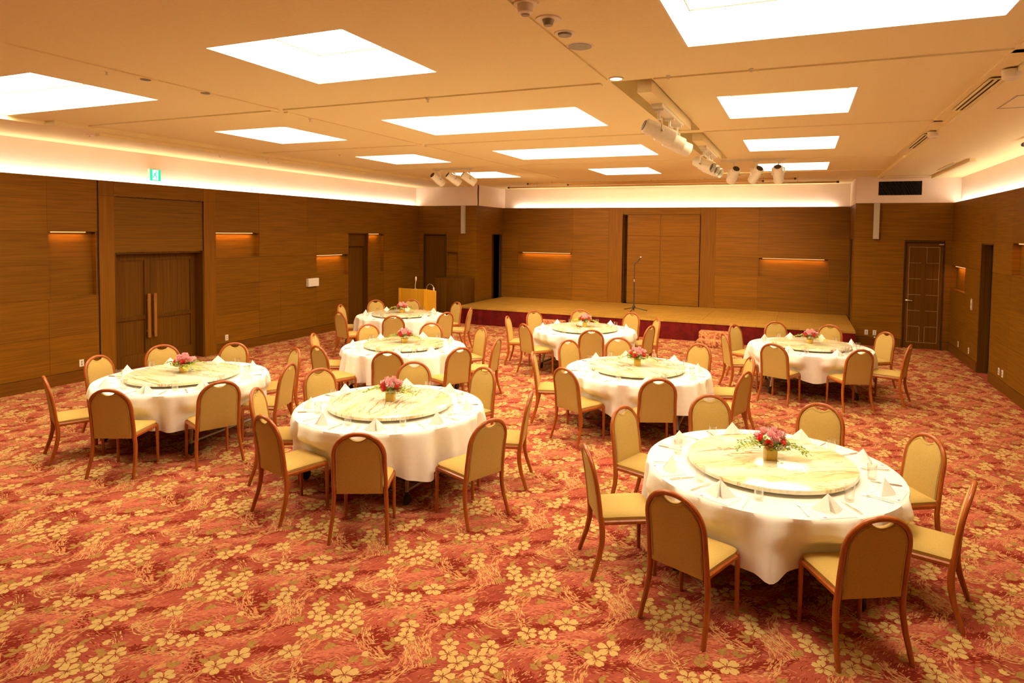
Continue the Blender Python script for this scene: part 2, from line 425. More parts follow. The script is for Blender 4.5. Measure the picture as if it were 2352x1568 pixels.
for (x0, x1, y0, y1) in ((XL - .3, XA, YF, 3.3), (XL - .3, -9.24, 3.3, 5.3), (XL - .3, XA, 5.3, YB), (XB, XR + .3, YF, YB)):
    mb.box(x0, x1, y0, y1, ZP, ZC + .02)
for x, y in TROUGH:
    for (a, b, c, d) in ((x[0] - .02, x[0], y[0], y[1]), (x[1], x[1] + .02, y[0], y[1]), (x[0], x[1], y[0] - .02, y[0]), (x[0], x[1], y[1], y[1] + .02)):
        mb.box(a, b, c, d, ZC + .002, ZC + .34)
    mb.box(x[0] - .02, x[1] + .02, y[0] - .02, y[1] + .02, ZC + .34, ZC + .36)
struct(mb, 'ceiling', M['ceil'], smooth=False)
# thin downstand strips dividing the ceiling
def strip(i, x0, x1, y0, y1, h=.014):
    mb = MB(); mb.box(x0, x1, y0, y1, ZC - h, ZC + .001); struct(mb, 'trim_%d' % i, M['ceil'], smooth=False)
STR = [(-5.72, -5.62, YF, 5.70), (-5.70, -5.64, 5.86, 8.74), (-5.70, -5.64, 8.90, 11.95), (-5.70, -5.64, 12.07, 15.0), (-1.73, -1.66, YF, 5.62),
       (-9.04, -5.76, 5.72, 5.84), (-5.58, -1.76, 5.72, 5.80), (-1.26, 1.50, 5.70, 5.80),
       (-9.04, -5.74, 8.76, 8.84), (-5.60, -1.7, 8.76, 8.86), (-1.26, 1.50, 8.80, 8.89),
       (-9.04, -5.74, 11.98, 12.05), (-5.60, -1.7, 11.98, 12.05), (-1.26, 1.50, 12.3, 12.37), (-1.8, 2.0, 14.78, 14.84),
       (1.40, 1.555, YF, 12.36)]
for i, s_ in enumerate(STR): strip(i + 1, *s_)

def ceiling_box(x, y, lab):
    t = thing('ceiling_light', lab, 'ceiling light', ((x[0] + x[1]) / 2, (y[0] + y[1]) / 2, ZC), 0, 'recessed skylight panels in the ceiling')
    hx, hy, D = (x[1] - x[0]) / 2, (y[1] - y[0]) / 2, .27
    mb = MB()
    for (a, b, c, d) in ((-hx, -hx + .012, -hy, hy), (hx - .012, hx, -hy, hy), (-hx, hx, -hy, -hy + .012), (-hx, hx, hy - .012, hy)):
        mb.box(a, b, c, d, .0, D)
    mb.build('light_well', M['coffer'], t, smooth=False)
    mb = MB()
    for (a, b, c, d) in ((-hx + .012, -hx + .02, -hy, hy), (hx - .02, hx - .012, -hy, hy), (-hx, hx, -hy + .012, -hy + .02), (-hx, hx, hy - .02, hy - .012)):
        mb.box(a, b, c, d, D - .007, D)
    mb.build('seam', M['seam'], t, smooth=False)
    mb = MB(); mb.box(-hx, hx, -hy, hy, D, D + .015); mb.build('diffuser', M['sky'], t, smooth=False)
for x, y, r, c in COFF:
    ceiling_box(x, y, 'glowing recessed ceiling light panel, %s row from the camera, %s column' % (r, c))

# cove light tubes
def cove(name, lab, x0, x1, y0, y1, z):
    mb = MB(); mb.box(x0, x1, y0, y1, z, z + .02); tag(mb.build(name, M['cove'], smooth=False), lab, 'cove light', 'cove light strips above the wood panelling')
cove('cove_light', 'bright cove light strip above the left wall panelling', XL - .075, XL - .035, YF + .1, YJ - .1, ZW - .031)
cove('cove_light', 'bright cove light strip above the right wall panelling', XR + .035, XR + .075, YF + .1, YJ - .1, ZW - .031)
cove('cove_light', 'bright cove light strip above the stage back wall panelling', -8.42, .80, YB + .035, YB + .075, ZW - .031)
for i, (x0, x1, y0, y1) in enumerate(((XL - .14, XL - .02, YF, YJ), (XR + .02, XR + .14, YF, YJ), (XBL, XBR, YB + .02, YB + .14))):
    mb = MB(); mb.box(x0, x1, y0, y1, ZW - .13, ZW - .115); struct(mb, 'trim_%d' % (30 + i), M['paint'], smooth=False)
# niche lamps
def niche_lamp(lab, kind, base, u0, u1, z):
    w = Wall('niche_light', kind, base); w.bx(u0, u1, z - .029, z - .0135, .026, .05)
    o = tag(w.mb.build('niche_light', M['niche'], smooth=False), lab, 'wall light', 'strip lights in the wall niches')
    ld = bpy.data.lights.new('niche_glow', 'AREA'); ld.shape = 'RECTANGLE'; ld.size = u1 - u0; ld.size_y = .03; ld.energy = 2.4 * (u1 - u0); ld.color = (1, .42, .10)
    lo = bpy.data.objects.new('niche_glow', ld); COL.objects.link(lo); lo.parent = o
    lo.location = w.map((u0 + u1) / 2, z - .040, .034); lo.rotation_euler = (0, 0, 0 if kind == 'B' else PI / 2)
niche_lamp('orange strip light in the tall niche left of the big double door', 'L', XL, 6.24, 6.76, 2.45)
niche_lamp('orange strip light in the niche just right of the big double door', 'L', XL, 9.24, 10.19, 2.45)
niche_lamp('orange strip light in the low niche above the white wall box', 'L', XL, 12.10, 13.06, 1.92)
niche_lamp('orange strip light in the tall niche right of the narrow left doorway', 'L', XL, 14.10, 14.57, 2.45)
niche_lamp('orange strip light in the niche on the left of the stage back wall', 'B', YB, -8.12, -6.53, 1.92)
niche_lamp('orange strip light in the niche on the right of the stage back wall', 'B', YB, -.97, .57, 1.92)
niche_lamp('orange strip light in the low corner niche of the right wall', 'R', XR, 15.28, 16.3, 1.92)
niche_lamp('orange strip light in the high niche at the right picture edge', 'R', XR, 10.95, 12.0, 2.45)

# ------------------------------------------------------------------ doors
def wallthing(name, kind, base): return Wall(name, kind, base)
# door_1 : double door on the left wall
t = thing('door_1', 'large brown wooden double door with long bar handles in the left wall', 'door', (XL - .2, 8.08, 0)); t['kind'] = 'structure'
def rel(w, name, mats, t, smooth=False):
    w.mb.v = [(v[0] - t.location.x, v[1] - t.location.y, v[2] - t.location.z) for v in w.mb.v]
    return w.mb.build(name, mats, t, smooth=smooth)
w = wallthing('f', 'L', XL)
w.bx(7.205, 7.235, 0, 2.08, -.002, .24); w.bx(8.935, 8.965, 0, 2.08, -.002, .24); w.bx(7.235, 8.935, 2.05, 2.08, .05, .24); w.bx(7.205, 8.965, 0, 2.1, .262, .28)
rel(w, 'frame', M['wood_dark'], t)
for (a, b, hy_, lab) in ((7.245, 7.985, 7.925, 0), (7.99, 8.925, 8.045, 1)):
    w = wallthing('l', 'L', XL); s_ = .105
    w.bx(a, a + s_, .01, 2.04, .20, .245); w.bx(b - s_, b, .01, 2.04, .20, .245)
    w.bx(a + s_, b - s_, .01, .24, .20, .245); w.bx(a + s_, b - s_, 1.93, 2.04, .20, .245); w.bx(a + s_, b - s_, .86, .93, .20, .245)
    w.bx(a + s_, b - s_, .24, .86, .222, .24); w.bx(a + s_, b - s_, .93, 1.93, .222, .24)
    leaf = rel(w, 'leaf', M['wood_dark'], t)
    w = wallthing('h', 'L', XL); w.bx(hy_ - .026, hy_ + .026, .52, 1.32, .135, .16)
    w.bx(hy_ - .012, hy_ + .012, .62, .66, .16, .20); w.bx(hy_ - .012, hy_ + .012, 1.18, 1.22, .16, .20)
    h_ = rel(w, 'handle', M['handle_wood'], t); h_.parent = leaf
# door_2 : narrow doorway on left wall
t = thing('door_2', 'narrow dark brown door in a deep recess near the lectern', 'door', (XL - .2, 13.67, 0)); t['kind'] = 'structure'
w = wallthing('f', 'L', XL); w.bx(13.27, 13.285, 0, 2.45, .002, .25); w.bx(14.06, 14.078, 0, 2.45, .0, .25); w.bx(13.285, 14.06, 2.43, 2.448, .02, .25); rel(w, 'frame', M['wood_dark'], t)
w = wallthing('l', 'L', XL); w.bx(13.285, 14.06, .12, 2.10, .17, .21); w.bx(13.285, 14.06, 0, .12, .14, .21); rel(w, 'leaf', M['wood_dark'], t)
# door_3 : door in jog wall left
t = thing('door_3', 'dark brown grooved door behind the lectern', 'door', (-10.22, YJ + .1, 0)); t['kind'] = 'structure'
w = wallthing('f', 'B', YJ); w.bx(-10.62, -10.585, 0, 2.45, -.004, .12); w.bx(-9.855, -9.82, 0, 2.45, -.004, .12); w.bx(-10.585, -9.855, 2.41, 2.449, -.004, .12); rel(w, 'frame', M['darkdoor'], t)
w = wallthing('l', 'B', YJ); w.bx(-10.583, -9.857, .005, 2.40, .04, .08)
for k in range(9): w.bx(-10.56 + k * .08, -10.553 + k * .08, .05, 2.36, .036, .041)
rel(w, 'leaf', M['wood_dark'], t)
# door_4 : right jog door with inlay lines
t = thing('door_4', 'dark brown door with thin pale grid inlay and lever handle', 'door', (2.56, YJ + .1, 0)); t['kind'] = 'structure'
w = wallthing('f', 'B', YJ); w.bx(2.165, 2.19, 0, 2.45, -.004, .12); w.bx(2.93, 2.955, 0, 2.45, -.004, .12); w.bx(2.19, 2.93, 2.40, 2.449, -.004, .12); rel(w, 'frame', M['darkdoor'], t)
w = wallthing('l', 'B', YJ); w.bx(2.192, 2.928, .005, 2.395, .03, .07); leaf = rel(w, 'leaf', M['wood_dark'], t)
w = wallthing('i', 'B', YJ); a = .003
x0, x1, z0, z1 = 2.27, 2.86, .14, 2.30
for x in (x0, x1, (x0 + x1) / 2 - .05, (x0 + x1) / 2 + .05): w.bx(x - a, x + a, z0, z1 if x in (x0, x1) else z0 + .35, .027, .031)
for x in ((x0 + x1) / 2 + .05,): w.bx(x - a, x + a, z1 - .36, z1, .027, .031)
for z in (z0, z1): w.bx(x0, x1, z - a, z + a, .027, .031)
for k in range(1, 6):
    z = z0 + (z1 - z0) * k / 6; w.bx(x0, x0 + .24, z - a, z + a, .027, .031); w.bx(x1 - .24, x1, z - a, z + a, .027, .031)
o = rel(w, 'inlay', M['brown_line'], t); o.parent = leaf
mb = MB(); mb.lathe([(.024, 0), (.024, .012)], 16); 
for i, v in enumerate(mb.v): mb.v[i] = (2.235 - 2.56 + v[0], -.085 - v[2], 1.09 + v[1])
mb.tube([(2.235 - 2.56, -.08, 1.09), (2.235 - 2.56, -.125, 1.09), (2.26 - 2.56, -.135, 1.093), (2.35 - 2.56, -.135, 1.085)], .009)
o = mb.build('handle', M['steel'], t); o.parent = leaf
mb = MB(); mb.box(2.84 - 2.56, 2.93 - 2.56, -.12, -.07, 2.35, 2.38); o = mb.build('door_closer', M['steel'], t, smooth=False)
# door_5 : dark doorway right wall
t = thing('door_5', 'dark open-looking doorway recess in the right wall', 'door', (XR + .15, 13.69, 0)); t['kind'] = 'structure'
w = wallthing('f', 'R', XR); w.bx(13.28, 13.295, 0, 2.41, .0, .3); w.bx(14.085, 14.10, 0, 2.41, .0, .3); w.bx(13.295, 14.085, 2.395, 2.412, .0, .3); rel(w, 'frame', M['wood_dark'], t)
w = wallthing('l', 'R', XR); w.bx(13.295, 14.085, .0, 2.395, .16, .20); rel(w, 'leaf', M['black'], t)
# door_6 : stage back double panel doors
t = thing('door_6', 'tall brown double panel door in the middle of the stage back wall', 'door', (-3.76, YB + .45, ZS)); t['kind'] = 'structure'
w = wallthing('f', 'B', YB); w.bx(-4.89, -4.872, ZS, 3.10, .0, .5); w.bx(-2.648, -2.63, ZS, 3.10, .0, .5); w.bx(-4.87, -2.65, 3.085, 3.10, .02, .5); w.bx(-4.89, -2.63, ZS, 3.1, .3, .32); rel(w, 'frame', M['wood_shade'], t)
for a, b in ((-4.755, -3.79), (-3.73, -2.655)):
    w = wallthing('l', 'B', YB)
    for z0, z1 in ((ZS, 1.40), (1.40, 2.47), (2.47, 3.083)): w.bx(a, b, z0 + .003, z1 - .003, .07, .11)
    rel(w, 'leaf', M['wall_wood'], t)
w = wallthing('l', 'B', YB); w.bx(-3.79, -3.73, ZS, 3.083, .085, .11); rel(w, 'centre_strip', M['wall_wood_v'], t)

# ------------------------------------------------------------------ carpet (one floor mesh, pattern woven in as faces)
def carpet():
    TX, TY = .99, .944
    rg = np.random.RandomState(11)
    mesh_v = []; mesh_f = []; mesh_m = []
    lv = [0.0]
    def poly(pts, z, mi):
        o = len(mesh_v); mesh_v.extend((p[0], p[1], z * .3) for p in pts); mesh_f.append(tuple(range(o, o + len(pts)))); mesh_m.append(mi)
    # material indices: 0 base 1 dark red 2 pink 3 orange 4 yellow 5 brown 6 leaf 7 flower
    Z = [0, .0005, .0009, .0013, .0017, .0021, .0025, .0030, .0034]
    def dash(x, y, a, L, w, z, mi):
        c, s = math.cos(a), math.sin(a); h = L / 2
        k = rg.uniform(-.25, .25) * w * 2
        P = [(-h, 0), (-h * .4, w * .5), (h * .5, w * .45 + k), (h, k), (h * .4, -w * .5 + k), (-h * .5, -w * .5)]
        poly([(x + c * p - s * q, y + s * p + c * q) for p, q in P], z, mi)
    def blob(x, y, rx, ry, a, mi, z, n=22, rough=.35):
        pts = []
        for i in range(n):
            t = 2 * PI * i / n; r = 1 + rg.uniform(-rough, rough) * .6
            p, q = rx * r * math.cos(t), ry * r * math.sin(t)
            pts.append((x + p * math.cos(a) - q * math.sin(a), y + p * math.sin(a) + q * math.cos(a)))
        poly(pts, z, mi)
    def band(pts, width, styles, curve=True):
        P = np.array(pts, float); width = width * 1.35
        # smooth resample
        t = np.linspace(0, len(P) - 1, 60); i = np.clip(t.astype(int), 0, len(P) - 2); f = (t - i)[:, None]
        pm = np.vstack([P[:1] * 2 - P[1:2], P, P[-1:] * 2 - P[-2:-1]])
        p0, p1, p2, p3 = pm[i], pm[i + 1], pm[i + 2], pm[i + 3]
        C = .5 * ((2 * p1) + (-p0 + p2) * f + (2 * p0 - 5 * p1 + 4 * p2 - p3) * f ** 2 + (-p0 + 3 * p1 - 3 * p2 + p3) * f ** 3)
        T = np.gradient(C, axis=0); T /= np.linalg.norm(T, axis=1)[:, None]; N = np.c_[-T[:, 1], T[:, 0]]
        ln = np.linalg.norm(np.diff(C, axis=0), axis=1).sum()
        for (mi, dens, L, w, z, spread) in styles:
            k = max(1, int(dens * ln * width * 380))
            for _ in range(k):
                j = rg.randint(0, 60); u = j / 59.0
                wd = width * (.35 + .65 * math.sin(PI * min(1, max(0, u * .85 + .1)))) * spread
                off = rg.uniform(-.5, .5) * wd
                x, y = C[j] + N[j] * off
                a = math.atan2(T[j, 1], T[j, 0]) + rg.uniform(-.22, .22)
                dash(x, y, a, L * rg.uniform(.6, 1.4), w * rg.uniform(.7, 1.3), z + rg.uniform(0, .0003), mi)
    for _ in range(1300):          # fine woven flecks following the swirl
        x, y = rg.uniform(-2.3, -1.31), rg.uniform(3.3, 4.244)
        a = .55 + .7 * math.sin(6.35 * x + 1.0) * math.cos(6.66 * y) + rg.uniform(-.25, .25)
        dash(x, y, a, rg.uniform(.015, .045), rg.uniform(.003, .006), Z[2] + rg.uniform(0, .0003), rg.choice((1, 1, 2, 5, 3, 3, 4)))
    OR = lambda d=1.6: [(3, d * 2.0, .048, .0095, Z[3], 1.0), (4, d * 2.6, .034, .0040, Z[4], .95), (5, d * 1.1, .026, .0030, Z[5], 1.05)]
    YE = lambda d=1.6: [(3, d * 1.3, .045, .009, Z[3], 1.0), (4, d * 3.4, .036, .0050, Z[4], .95), (5, d * 1.2, .026, .0032, Z[5], 1.05)]
    TH = lambda d=1.6: [(5, d * 1.7, .038, .0055, Z[3], 1.0), (4, d * 1.3, .042, .0045, Z[4], 1.0)]
    # broad woven patches of deep red and pink with ragged dash edges
    for x, y, rx, ry, a in ((-2.17, 3.50, .05, .10, .9), (-2.36, 4.09, .07, .13, 1.9), (-2.25, 4.02, .06, .12, 1.6), (-1.36, 4.12, .09, .05, -.6), (-1.27, 4.05, .08, .05, -.7),
                            (-1.92, 3.49, .09, .04, .6), (-1.55, 3.46, .10, .03, .3), (-1.87, 3.75, .12, .03, .5), (-1.40, 3.69, .14, .025, .4), (-2.10, 3.86, .15, .03, .6)):
        for _ in range(300):
            p, q = rg.normal(0, .55), rg.normal(0, .55)
            xx = x + p * rx * math.cos(a) - q * ry * math.sin(a); yy = y + p * rx * math.sin(a) + q * ry * math.cos(a)
            aa = (a if rx > ry else a + PI / 2) + rg.uniform(-.6, .6)
            dash(xx, yy, aa, rg.uniform(.010, .036), rg.uniform(.005, .011), Z[1] + rg.uniform(0, .0003), 1)
    for x, y, rx, ry, a in ((-1.56, 3.84, .16, .035, .7), (-1.47, 3.93, .14, .04, .6), (-1.46, 3.40, .16, .05, .5), (-1.80, 3.62, .12, .04, .5), (-2.28, 3.46, .12, .05, .7),
                            (-2.40, 3.80, .16, .05, .4), (-2.15, 3.72, .12, .03, .5), (-1.30, 3.60, .15, .04, .5), (-2.05, 4.05, .05, .14, 0), (-1.20, 3.45, .12, .05, .6)):
        for _ in range(150):
            p, q = rg.normal(0, .6), rg.normal(0, .6)
            xx = x + p * rx * math.cos(a) - q * ry * math.sin(a); yy = y + p * rx * math.sin(a) + q * ry * math.cos(a)
            dash(xx, yy, a + rg.uniform(-.4, .4), rg.uniform(.02, .055), rg.uniform(.005, .010), Z[1] + rg.uniform(0, .0003), 2)
    band([(-1.83, 3.56), (-1.788, 3.70), (-1.72, 3.79), (-1.70, 3.92), (-1.645, 4.02), (-1.50, 4.036)], .10, OR(2.0))
    band([(-1.684, 3.80), (-1.625, 3.70), (-1.555, 3.60)], .05, OR(1.8))
    band([(-1.85, 3.60), (-1.763, 3.575), (-1.687, 3.58), (-1.57, 3.63)], .07, YE(1.3) + TH(.8))
    band([(-1.478, 4.15), (-1.42, 4.06), (-1.285, 3.975), (-1.20, 3.955)], .08, OR(2.0))
    band([(-1.285, 3.965), (-1.20, 3.955), (-1.175, 4.06)], .02, TH(2.6))
    band([(-1.165, 4.19), (-1.094, 4.095), (-1.053, 3.976), (-1.061, 3.844), (-1.10, 3.77)], .075, OR(1.9))
    band([(-1.15, 4.18), (-1.05, 4.10), (-.955, 4.00)], .12, YE(1.7))
    band([(-1.29, 3.75), (-1.215, 3.825), (-1.15, 3.96)], .06, TH(1.7))
    band([(-2.06, 3.49), (-2.08, 3.345), (-2.025, 3.20)], .06, OR(1.9))
    band([(-2.345, 3.35), (-2.291, 3.482), (-2.238, 3.574), (-2.11, 3.66)], .065, OR(1.6))
    band([(-1.66, 3.24), (-1.58, 3.355), (-1.485, 3.47), (-1.34, 3.50)], .065, YE(1.6))
    band([(-1.88, 3.51), (-1.793, 3.446), (-1.68, 3.40)], .045, TH(2.2))
    band([(-1.60, 3.64), (-1.525, 3.741), (-1.45, 3.85)], .05, TH(1.4))
    def petal_flower(x, y, r, a0, z):
        # brown outline behind, five notched petals in front
        for i in range(5):
            a = a0 + i * 2 * PI / 5 + rg.uniform(-.1, .1); k = r * rg.uniform(.88, 1.1)
            for (mi, s, zz) in ((5, 1.10, z - .0005), (7, 1.0, z)):
                prof = [(.08, 0), (.30, .19 * s), (.58, .345 * s), (.80, .34 * s), (.98 * (s * .5 + .5), .19 * s), (.90, .02), (1.0 * (s * .5 + .5), -.15 * s), (.82, -.33 * s), (.58, -.345 * s), (.30, -.19 * s)]
                poly([(x + k * (p * math.cos(a) - q * math.sin(a)), y + k * (p * math.sin(a) + q * math.cos(a))) for p, q in prof], zz, mi)
        for i in range(6):
            a = a0 + .6 + i * 2 * PI / 6
            dash(x + math.cos(a) * r * .26, y + math.sin(a) * r * .26, a, r * .42, .0046, z + .0003, 5)
        dash(x, y, a0, r * .16, r * .12, z + .0003, 5)
    fl = [(-1.322, 3.754, .078), (-1.397, 3.615, .068), (-1.514, 3.57, .07), (-1.992, 3.634, .074), (-2.039, 3.513, .07), (-2.223, 3.33, .07), (-2.185, 3.225, .07),
          (-1.905, 4.225, .06), (-1.867, 4.141, .066), (-1.775, 4.093, .068), (-1.796, 3.967, .07), (-1.699, 4.191, .066), (-1.667, 4.297, .068), (-1.587, 4.16, .07), (-1.639, 4.04, .07), (-1.749, 3.785, .07)]
    def leaf(x, y, a, L, w, z=Z[6]):
        P = [(0, 0), (.3, .42), (.62, .45), (1, 0), (.62, -.42), (.3, -.38)]
        z = z + rg.uniform(0, .0003)
        for mi, s, zz in ((5, 1.12, z - .0004), (6, 1, z)):
            poly([(x + L * p * math.cos(a) - w * s * q * math.sin(a), y + L * p * math.sin(a) + w * s * q * math.cos(a)) for p, q in P], zz, mi)
    for x, y, a in ((-1.437, 3.754, 2.4), (-1.361, 3.85, 1.3), (-1.29, 3.867, .8), (-1.81, 4.276, .2), (-1.768, 4.347, .6), (-1.774, 4.275, -.3), (-1.948, 4.258, 1.4), (-1.793, 4.174, -.6),
                    (-2.13, 3.553, .9), (-2.091, 3.516, 2.6), (-2.019, 3.713, 1.2), (-2.313, 3.302, 2.8), (-2.204, 3.136, -2.4), (-1.906, 4.034, 2.5), (-1.714, 3.98, -1.2),
                    (-1.467, 3.677, 1.6), (-1.595, 3.93, -.5), (-2.203, 4.083, 2.0), (-1.741, 4.156, .4), (-1.55, 4.10, .2), (-1.55, 3.50, -.6), (-2.26, 3.40, 2.2)):
        for d in (-.55, 0, .5): leaf(x + rg.uniform(-.012, .012), y + rg.uniform(-.012, .012), a + d, rg.uniform(.055, .085), .034)
    for x, y, a in ((-1.843, 3.394, .5), (-1.339, 3.931, .7), (-1.662, 3.51, .6)):
        for d in (-.5, .1, .6): leaf(x, y, a + d, .05, .03, Z[7]); mesh_m[-1] = 7
    for i, (x, y, r) in enumerate(fl): petal_flower(x, y, r, rg.uniform(0, 6.28), Z[7] + .00005 * i)
    V = np.array(mesh_v, np.float32); sizes = np.array([len(f) for f in mesh_f]); mm = np.array(mesh_m, np.int32)
    cen = np.array([V[list(f), :2].mean(0) for f in mesh_f])
    allV = []; allL = []; allM = []; off = 0
    idx = np.concatenate([np.array(f) for f in mesh_f])
    owner = np.repeat(np.arange(len(mesh_f)), sizes)
    x_lo, x_hi, y_lo, y_hi = XL + .03, XR - .03, .9, YJ - .03
    for i in range(-10, 6):
        for j in range(-4, 14):
            dx, dy = i * TX, j * TY
            c = cen + (dx, dy)
            ok = (c[:, 0] > x_lo) & (c[:, 0] < x_hi) & (c[:, 1] > y_lo) & (c[:, 1] < y_hi)
            # left wing beside the stage
            if not ok.any(): continue
            keepv = np.repeat(ok, sizes)
            allV.append(V[idx[keepv]] + np.array([dx, dy, 0], np.float32)); allL.append(sizes[ok]); allM.append(mm[ok])
    base = np.array([(XL - .25, YF, 0), (XR + .25, YF, 0), (XR + .25, YB + .2, 0), (XL - .25, YB + .2, 0)], np.float32)
    VV = np.vstack([base] + allV); LL = np.concatenate([[4]] + allL); MM = np.concatenate([[0]] + allM).astype(np.int32)
    me = bpy.data.meshes.new('floor')
    me.vertices.add(len(VV)); me.vertices.foreach_set('co', VV.ravel())
    me.loops.add(int(LL.sum())); me.loops.foreach_set('vertex_index', np.arange(int(LL.sum()), dtype=np.int32))
    me.polygons.add(len(LL)); st = np.concatenate([[0], np.cumsum(LL)[:-1]]).astype(np.int32)
    me.polygons.foreach_set('loop_start', st)
    me.polygons.foreach_set('material_index', MM)
    me.update(calc_edges=True)
    def cm(name, c, var=.15, sc=55, rough=.95):
        mt = plain(name, c, rough, spec=.1, var=var, scale=sc); return mt
    mt, nt, b = new_mat('carpet_rose')
    n, r, mp = mix_noise(nt, b, 2.6, (.27, .047, .026), (.42, .098, .056), detail=6, lo=.34, hi=.66, dist=1.2)
    b.inputs['Roughness'].default_value = .95; b.inputs['Specular IOR Level'].default_value = .1
    for x in (mt, cm('carpet_deep_red', (.20, .020, .009)), cm('carpet_pink', (.50, .145, .082)), cm('carpet_orange', (.53, .215, .085)), cm('carpet_yellow', (.57, .35, .135)),
              cm('carpet_brown', (.23, .05, .012)), cm('carpet_olive', (.34, .19, .05)), cm('carpet_blossom', (.56, .37, .13), .06)): me.materials.append(x)
    o = bpy.data.objects.new('floor', me); COL.objects.link(o); o['kind'] = 'structure'
    return o
carpet()

# ------------------------------------------------------------------ stage
t = thing('stage', 'low parquet stage with red velvet skirt along the back wall', 'stage', ((XBL + XBR) / 2, YS, 0))
sx0, sx1 = -8.72 - t.location.x, XBR - .01 - t.location.x
mb = MB(); ym = (0, 1.0, 2.0, YB - YS - .004)
xm = [sx0 + (sx1 - sx0) * k / 6 for k in range(7)]
for a, b in zip(xm[:-1], xm[1:]):
    for c, d in zip(ym[:-1], ym[1:]): mb.box(a + .003, b - .003, c + .003, d - .003, ZS - .05, ZS)
mb.build('stage_top', M['parquet'], t, smooth=False)
mb = MB(); mb.box(sx0 + .02, sx1 - .02, .05, YB - YS - .02, 0, ZS - .055); mb.build('stage_base', M['black'], t, smooth=False)
def drape(length, h, n, amp, seed, freq):
    r = random.Random(seed); ph = [r.uniform(0, 6.28) for _ in range(6)]
    mbx = MB(); vs = []; rows = 7
    for j in range(rows):
        z = h * (1 - j / (rows - 1)); f = .35 + .65 * j / (rows - 1)
        for i in range(n + 1):
            x = length * i / n; q = x * freq
            y = -amp * f * (1 + .6 * math.sin(q * 6.28 + ph[0]) + .3 * math.sin(q * 11.3 + ph[1]) + .25 * math.sin(q * 2.1 + ph[2]))
            vs.append((x, y, z))
    fs = [(j * (n + 1) + i, j * (n + 1) + i + 1, (j + 1) * (n + 1) + i + 1, (j + 1) * (n + 1) + i) for j in range(rows - 1) for i in range(n)]
    mbx.add(vs, fs); return mbx
mb = drape(sx1 - sx0, ZS - .05, 1400, .026, 3, 3.0)
mb.v = [(v[0] + sx0, v[1] + .028, v[2] + .004) for v in mb.v]; mb.build('skirt', M['velvet'], t)
mb = drape(YJ - YS - .02, ZS - .05, 140, .012, 4, 2.4); mb.v = [(sx0 + v[1] + .008, v[0] + .012, v[2] + .004) for v in mb.v]; mb.build('skirt', M['velvet'], t)
mb = MB(); mb.box(sx0 - .012, sx0, .0, YB - YS - .01, ZS - .045, ZS + .003); mb.build('edge_trim', M['steel'], t, smooth=False)
# carpeted step blocks
def steps(x0, x1, lab):
    t = thing('stage_steps', lab, 'steps', ((x0 + x1) / 2, YS - .25, 0), 0, 'carpeted step blocks in front of the stage')
    hw = (x1 - x0) / 2
    mb = MB(); mb.rbox(-hw, hw, -.17, .19, .0, .295, .012); mb.build('upper_step', M['stepcarpet'], t)
    mb = MB(); mb.rbox(-hw, hw, -.55, -.172, .0, .15, .012); mb.build('lower_step', M['stepcarpet'], t)
m, nt, b = new_mat('step_carpet')
n, r, mp = mix_noise(nt, b, 9, (.28, .055, .022), (.66, .33, .12), detail=6, lo=.42, hi=.60, dist=2.5)
b.inputs['Roughness'].default_value = .95
M['stepcarpet'] = m
steps(-2.12, -1.28, 'two-tread carpeted step block at the stage front, right of the centre')
steps(-6.22, -5.48, 'carpeted step block at the stage front behind the back-row centre table')

# microphone stand on the stage, microphone held in its clip
mx, my = -4.06, 16.55
t = thing('microphone_stand', 'slim black microphone stand standing on the stage', 'microphone stand', (mx, my, ZS))
mb = MB(); mb.tube([(0, 0, .02), (0, 0, .80)], .017, 12); mb.build('lower_tube', M['mic'], t)
mb = MB(); mb.tube([(0, 0, .78), (0, 0, .85)], .022, 12); mb.build('clutch', M['steel'], t)
mb = MB(); mb.tube([(0, 0, .83), (0, 0, 1.23)], .010, 10); mb.build('upper_tube', M['mic'], t)
for a in (.5, 2.6, 4.7):
    mb = MB(); mb.tube([(0, 0, .10), (.05 * math.cos(a), .05 * math.sin(a), .085), (.36 * math.cos(a), .36 * math.sin(a), .012)], .011, 8); mb.build('leg', M['mic'], t)
mb = MB(); mb.lathe([(.02, .06), (.042, .09), (.042, .13), (.02, .16)], 16); mb.build('hub', M['mic'], t)
mb = MB(); mb.tube([(0, 0, 1.22), (.0, 0, 1.26), (.03, 0, 1.30)], .014, 10); mb.build('clip', M['mic'], t)
t2 = thing('microphone', 'black handheld microphone clipped to the stand on the stage', 'microphone', (mx + .088, my, ZS + 1.352))
mb = MB(); mb.tube([(-.03, 0, -.055), (.06, 0, .06)], [.012, .017], 12); mb.build('body', M['mic'], t2)
mb = MB(); bm = bmesh.new(); bmesh.ops.create_icosphere(bm, subdivisions=2, radius=.031); mb.bm(bm, 0, Matrix.Translation((.078, 0, .083))); mb.build('grille', M['grey_metal'], t2)

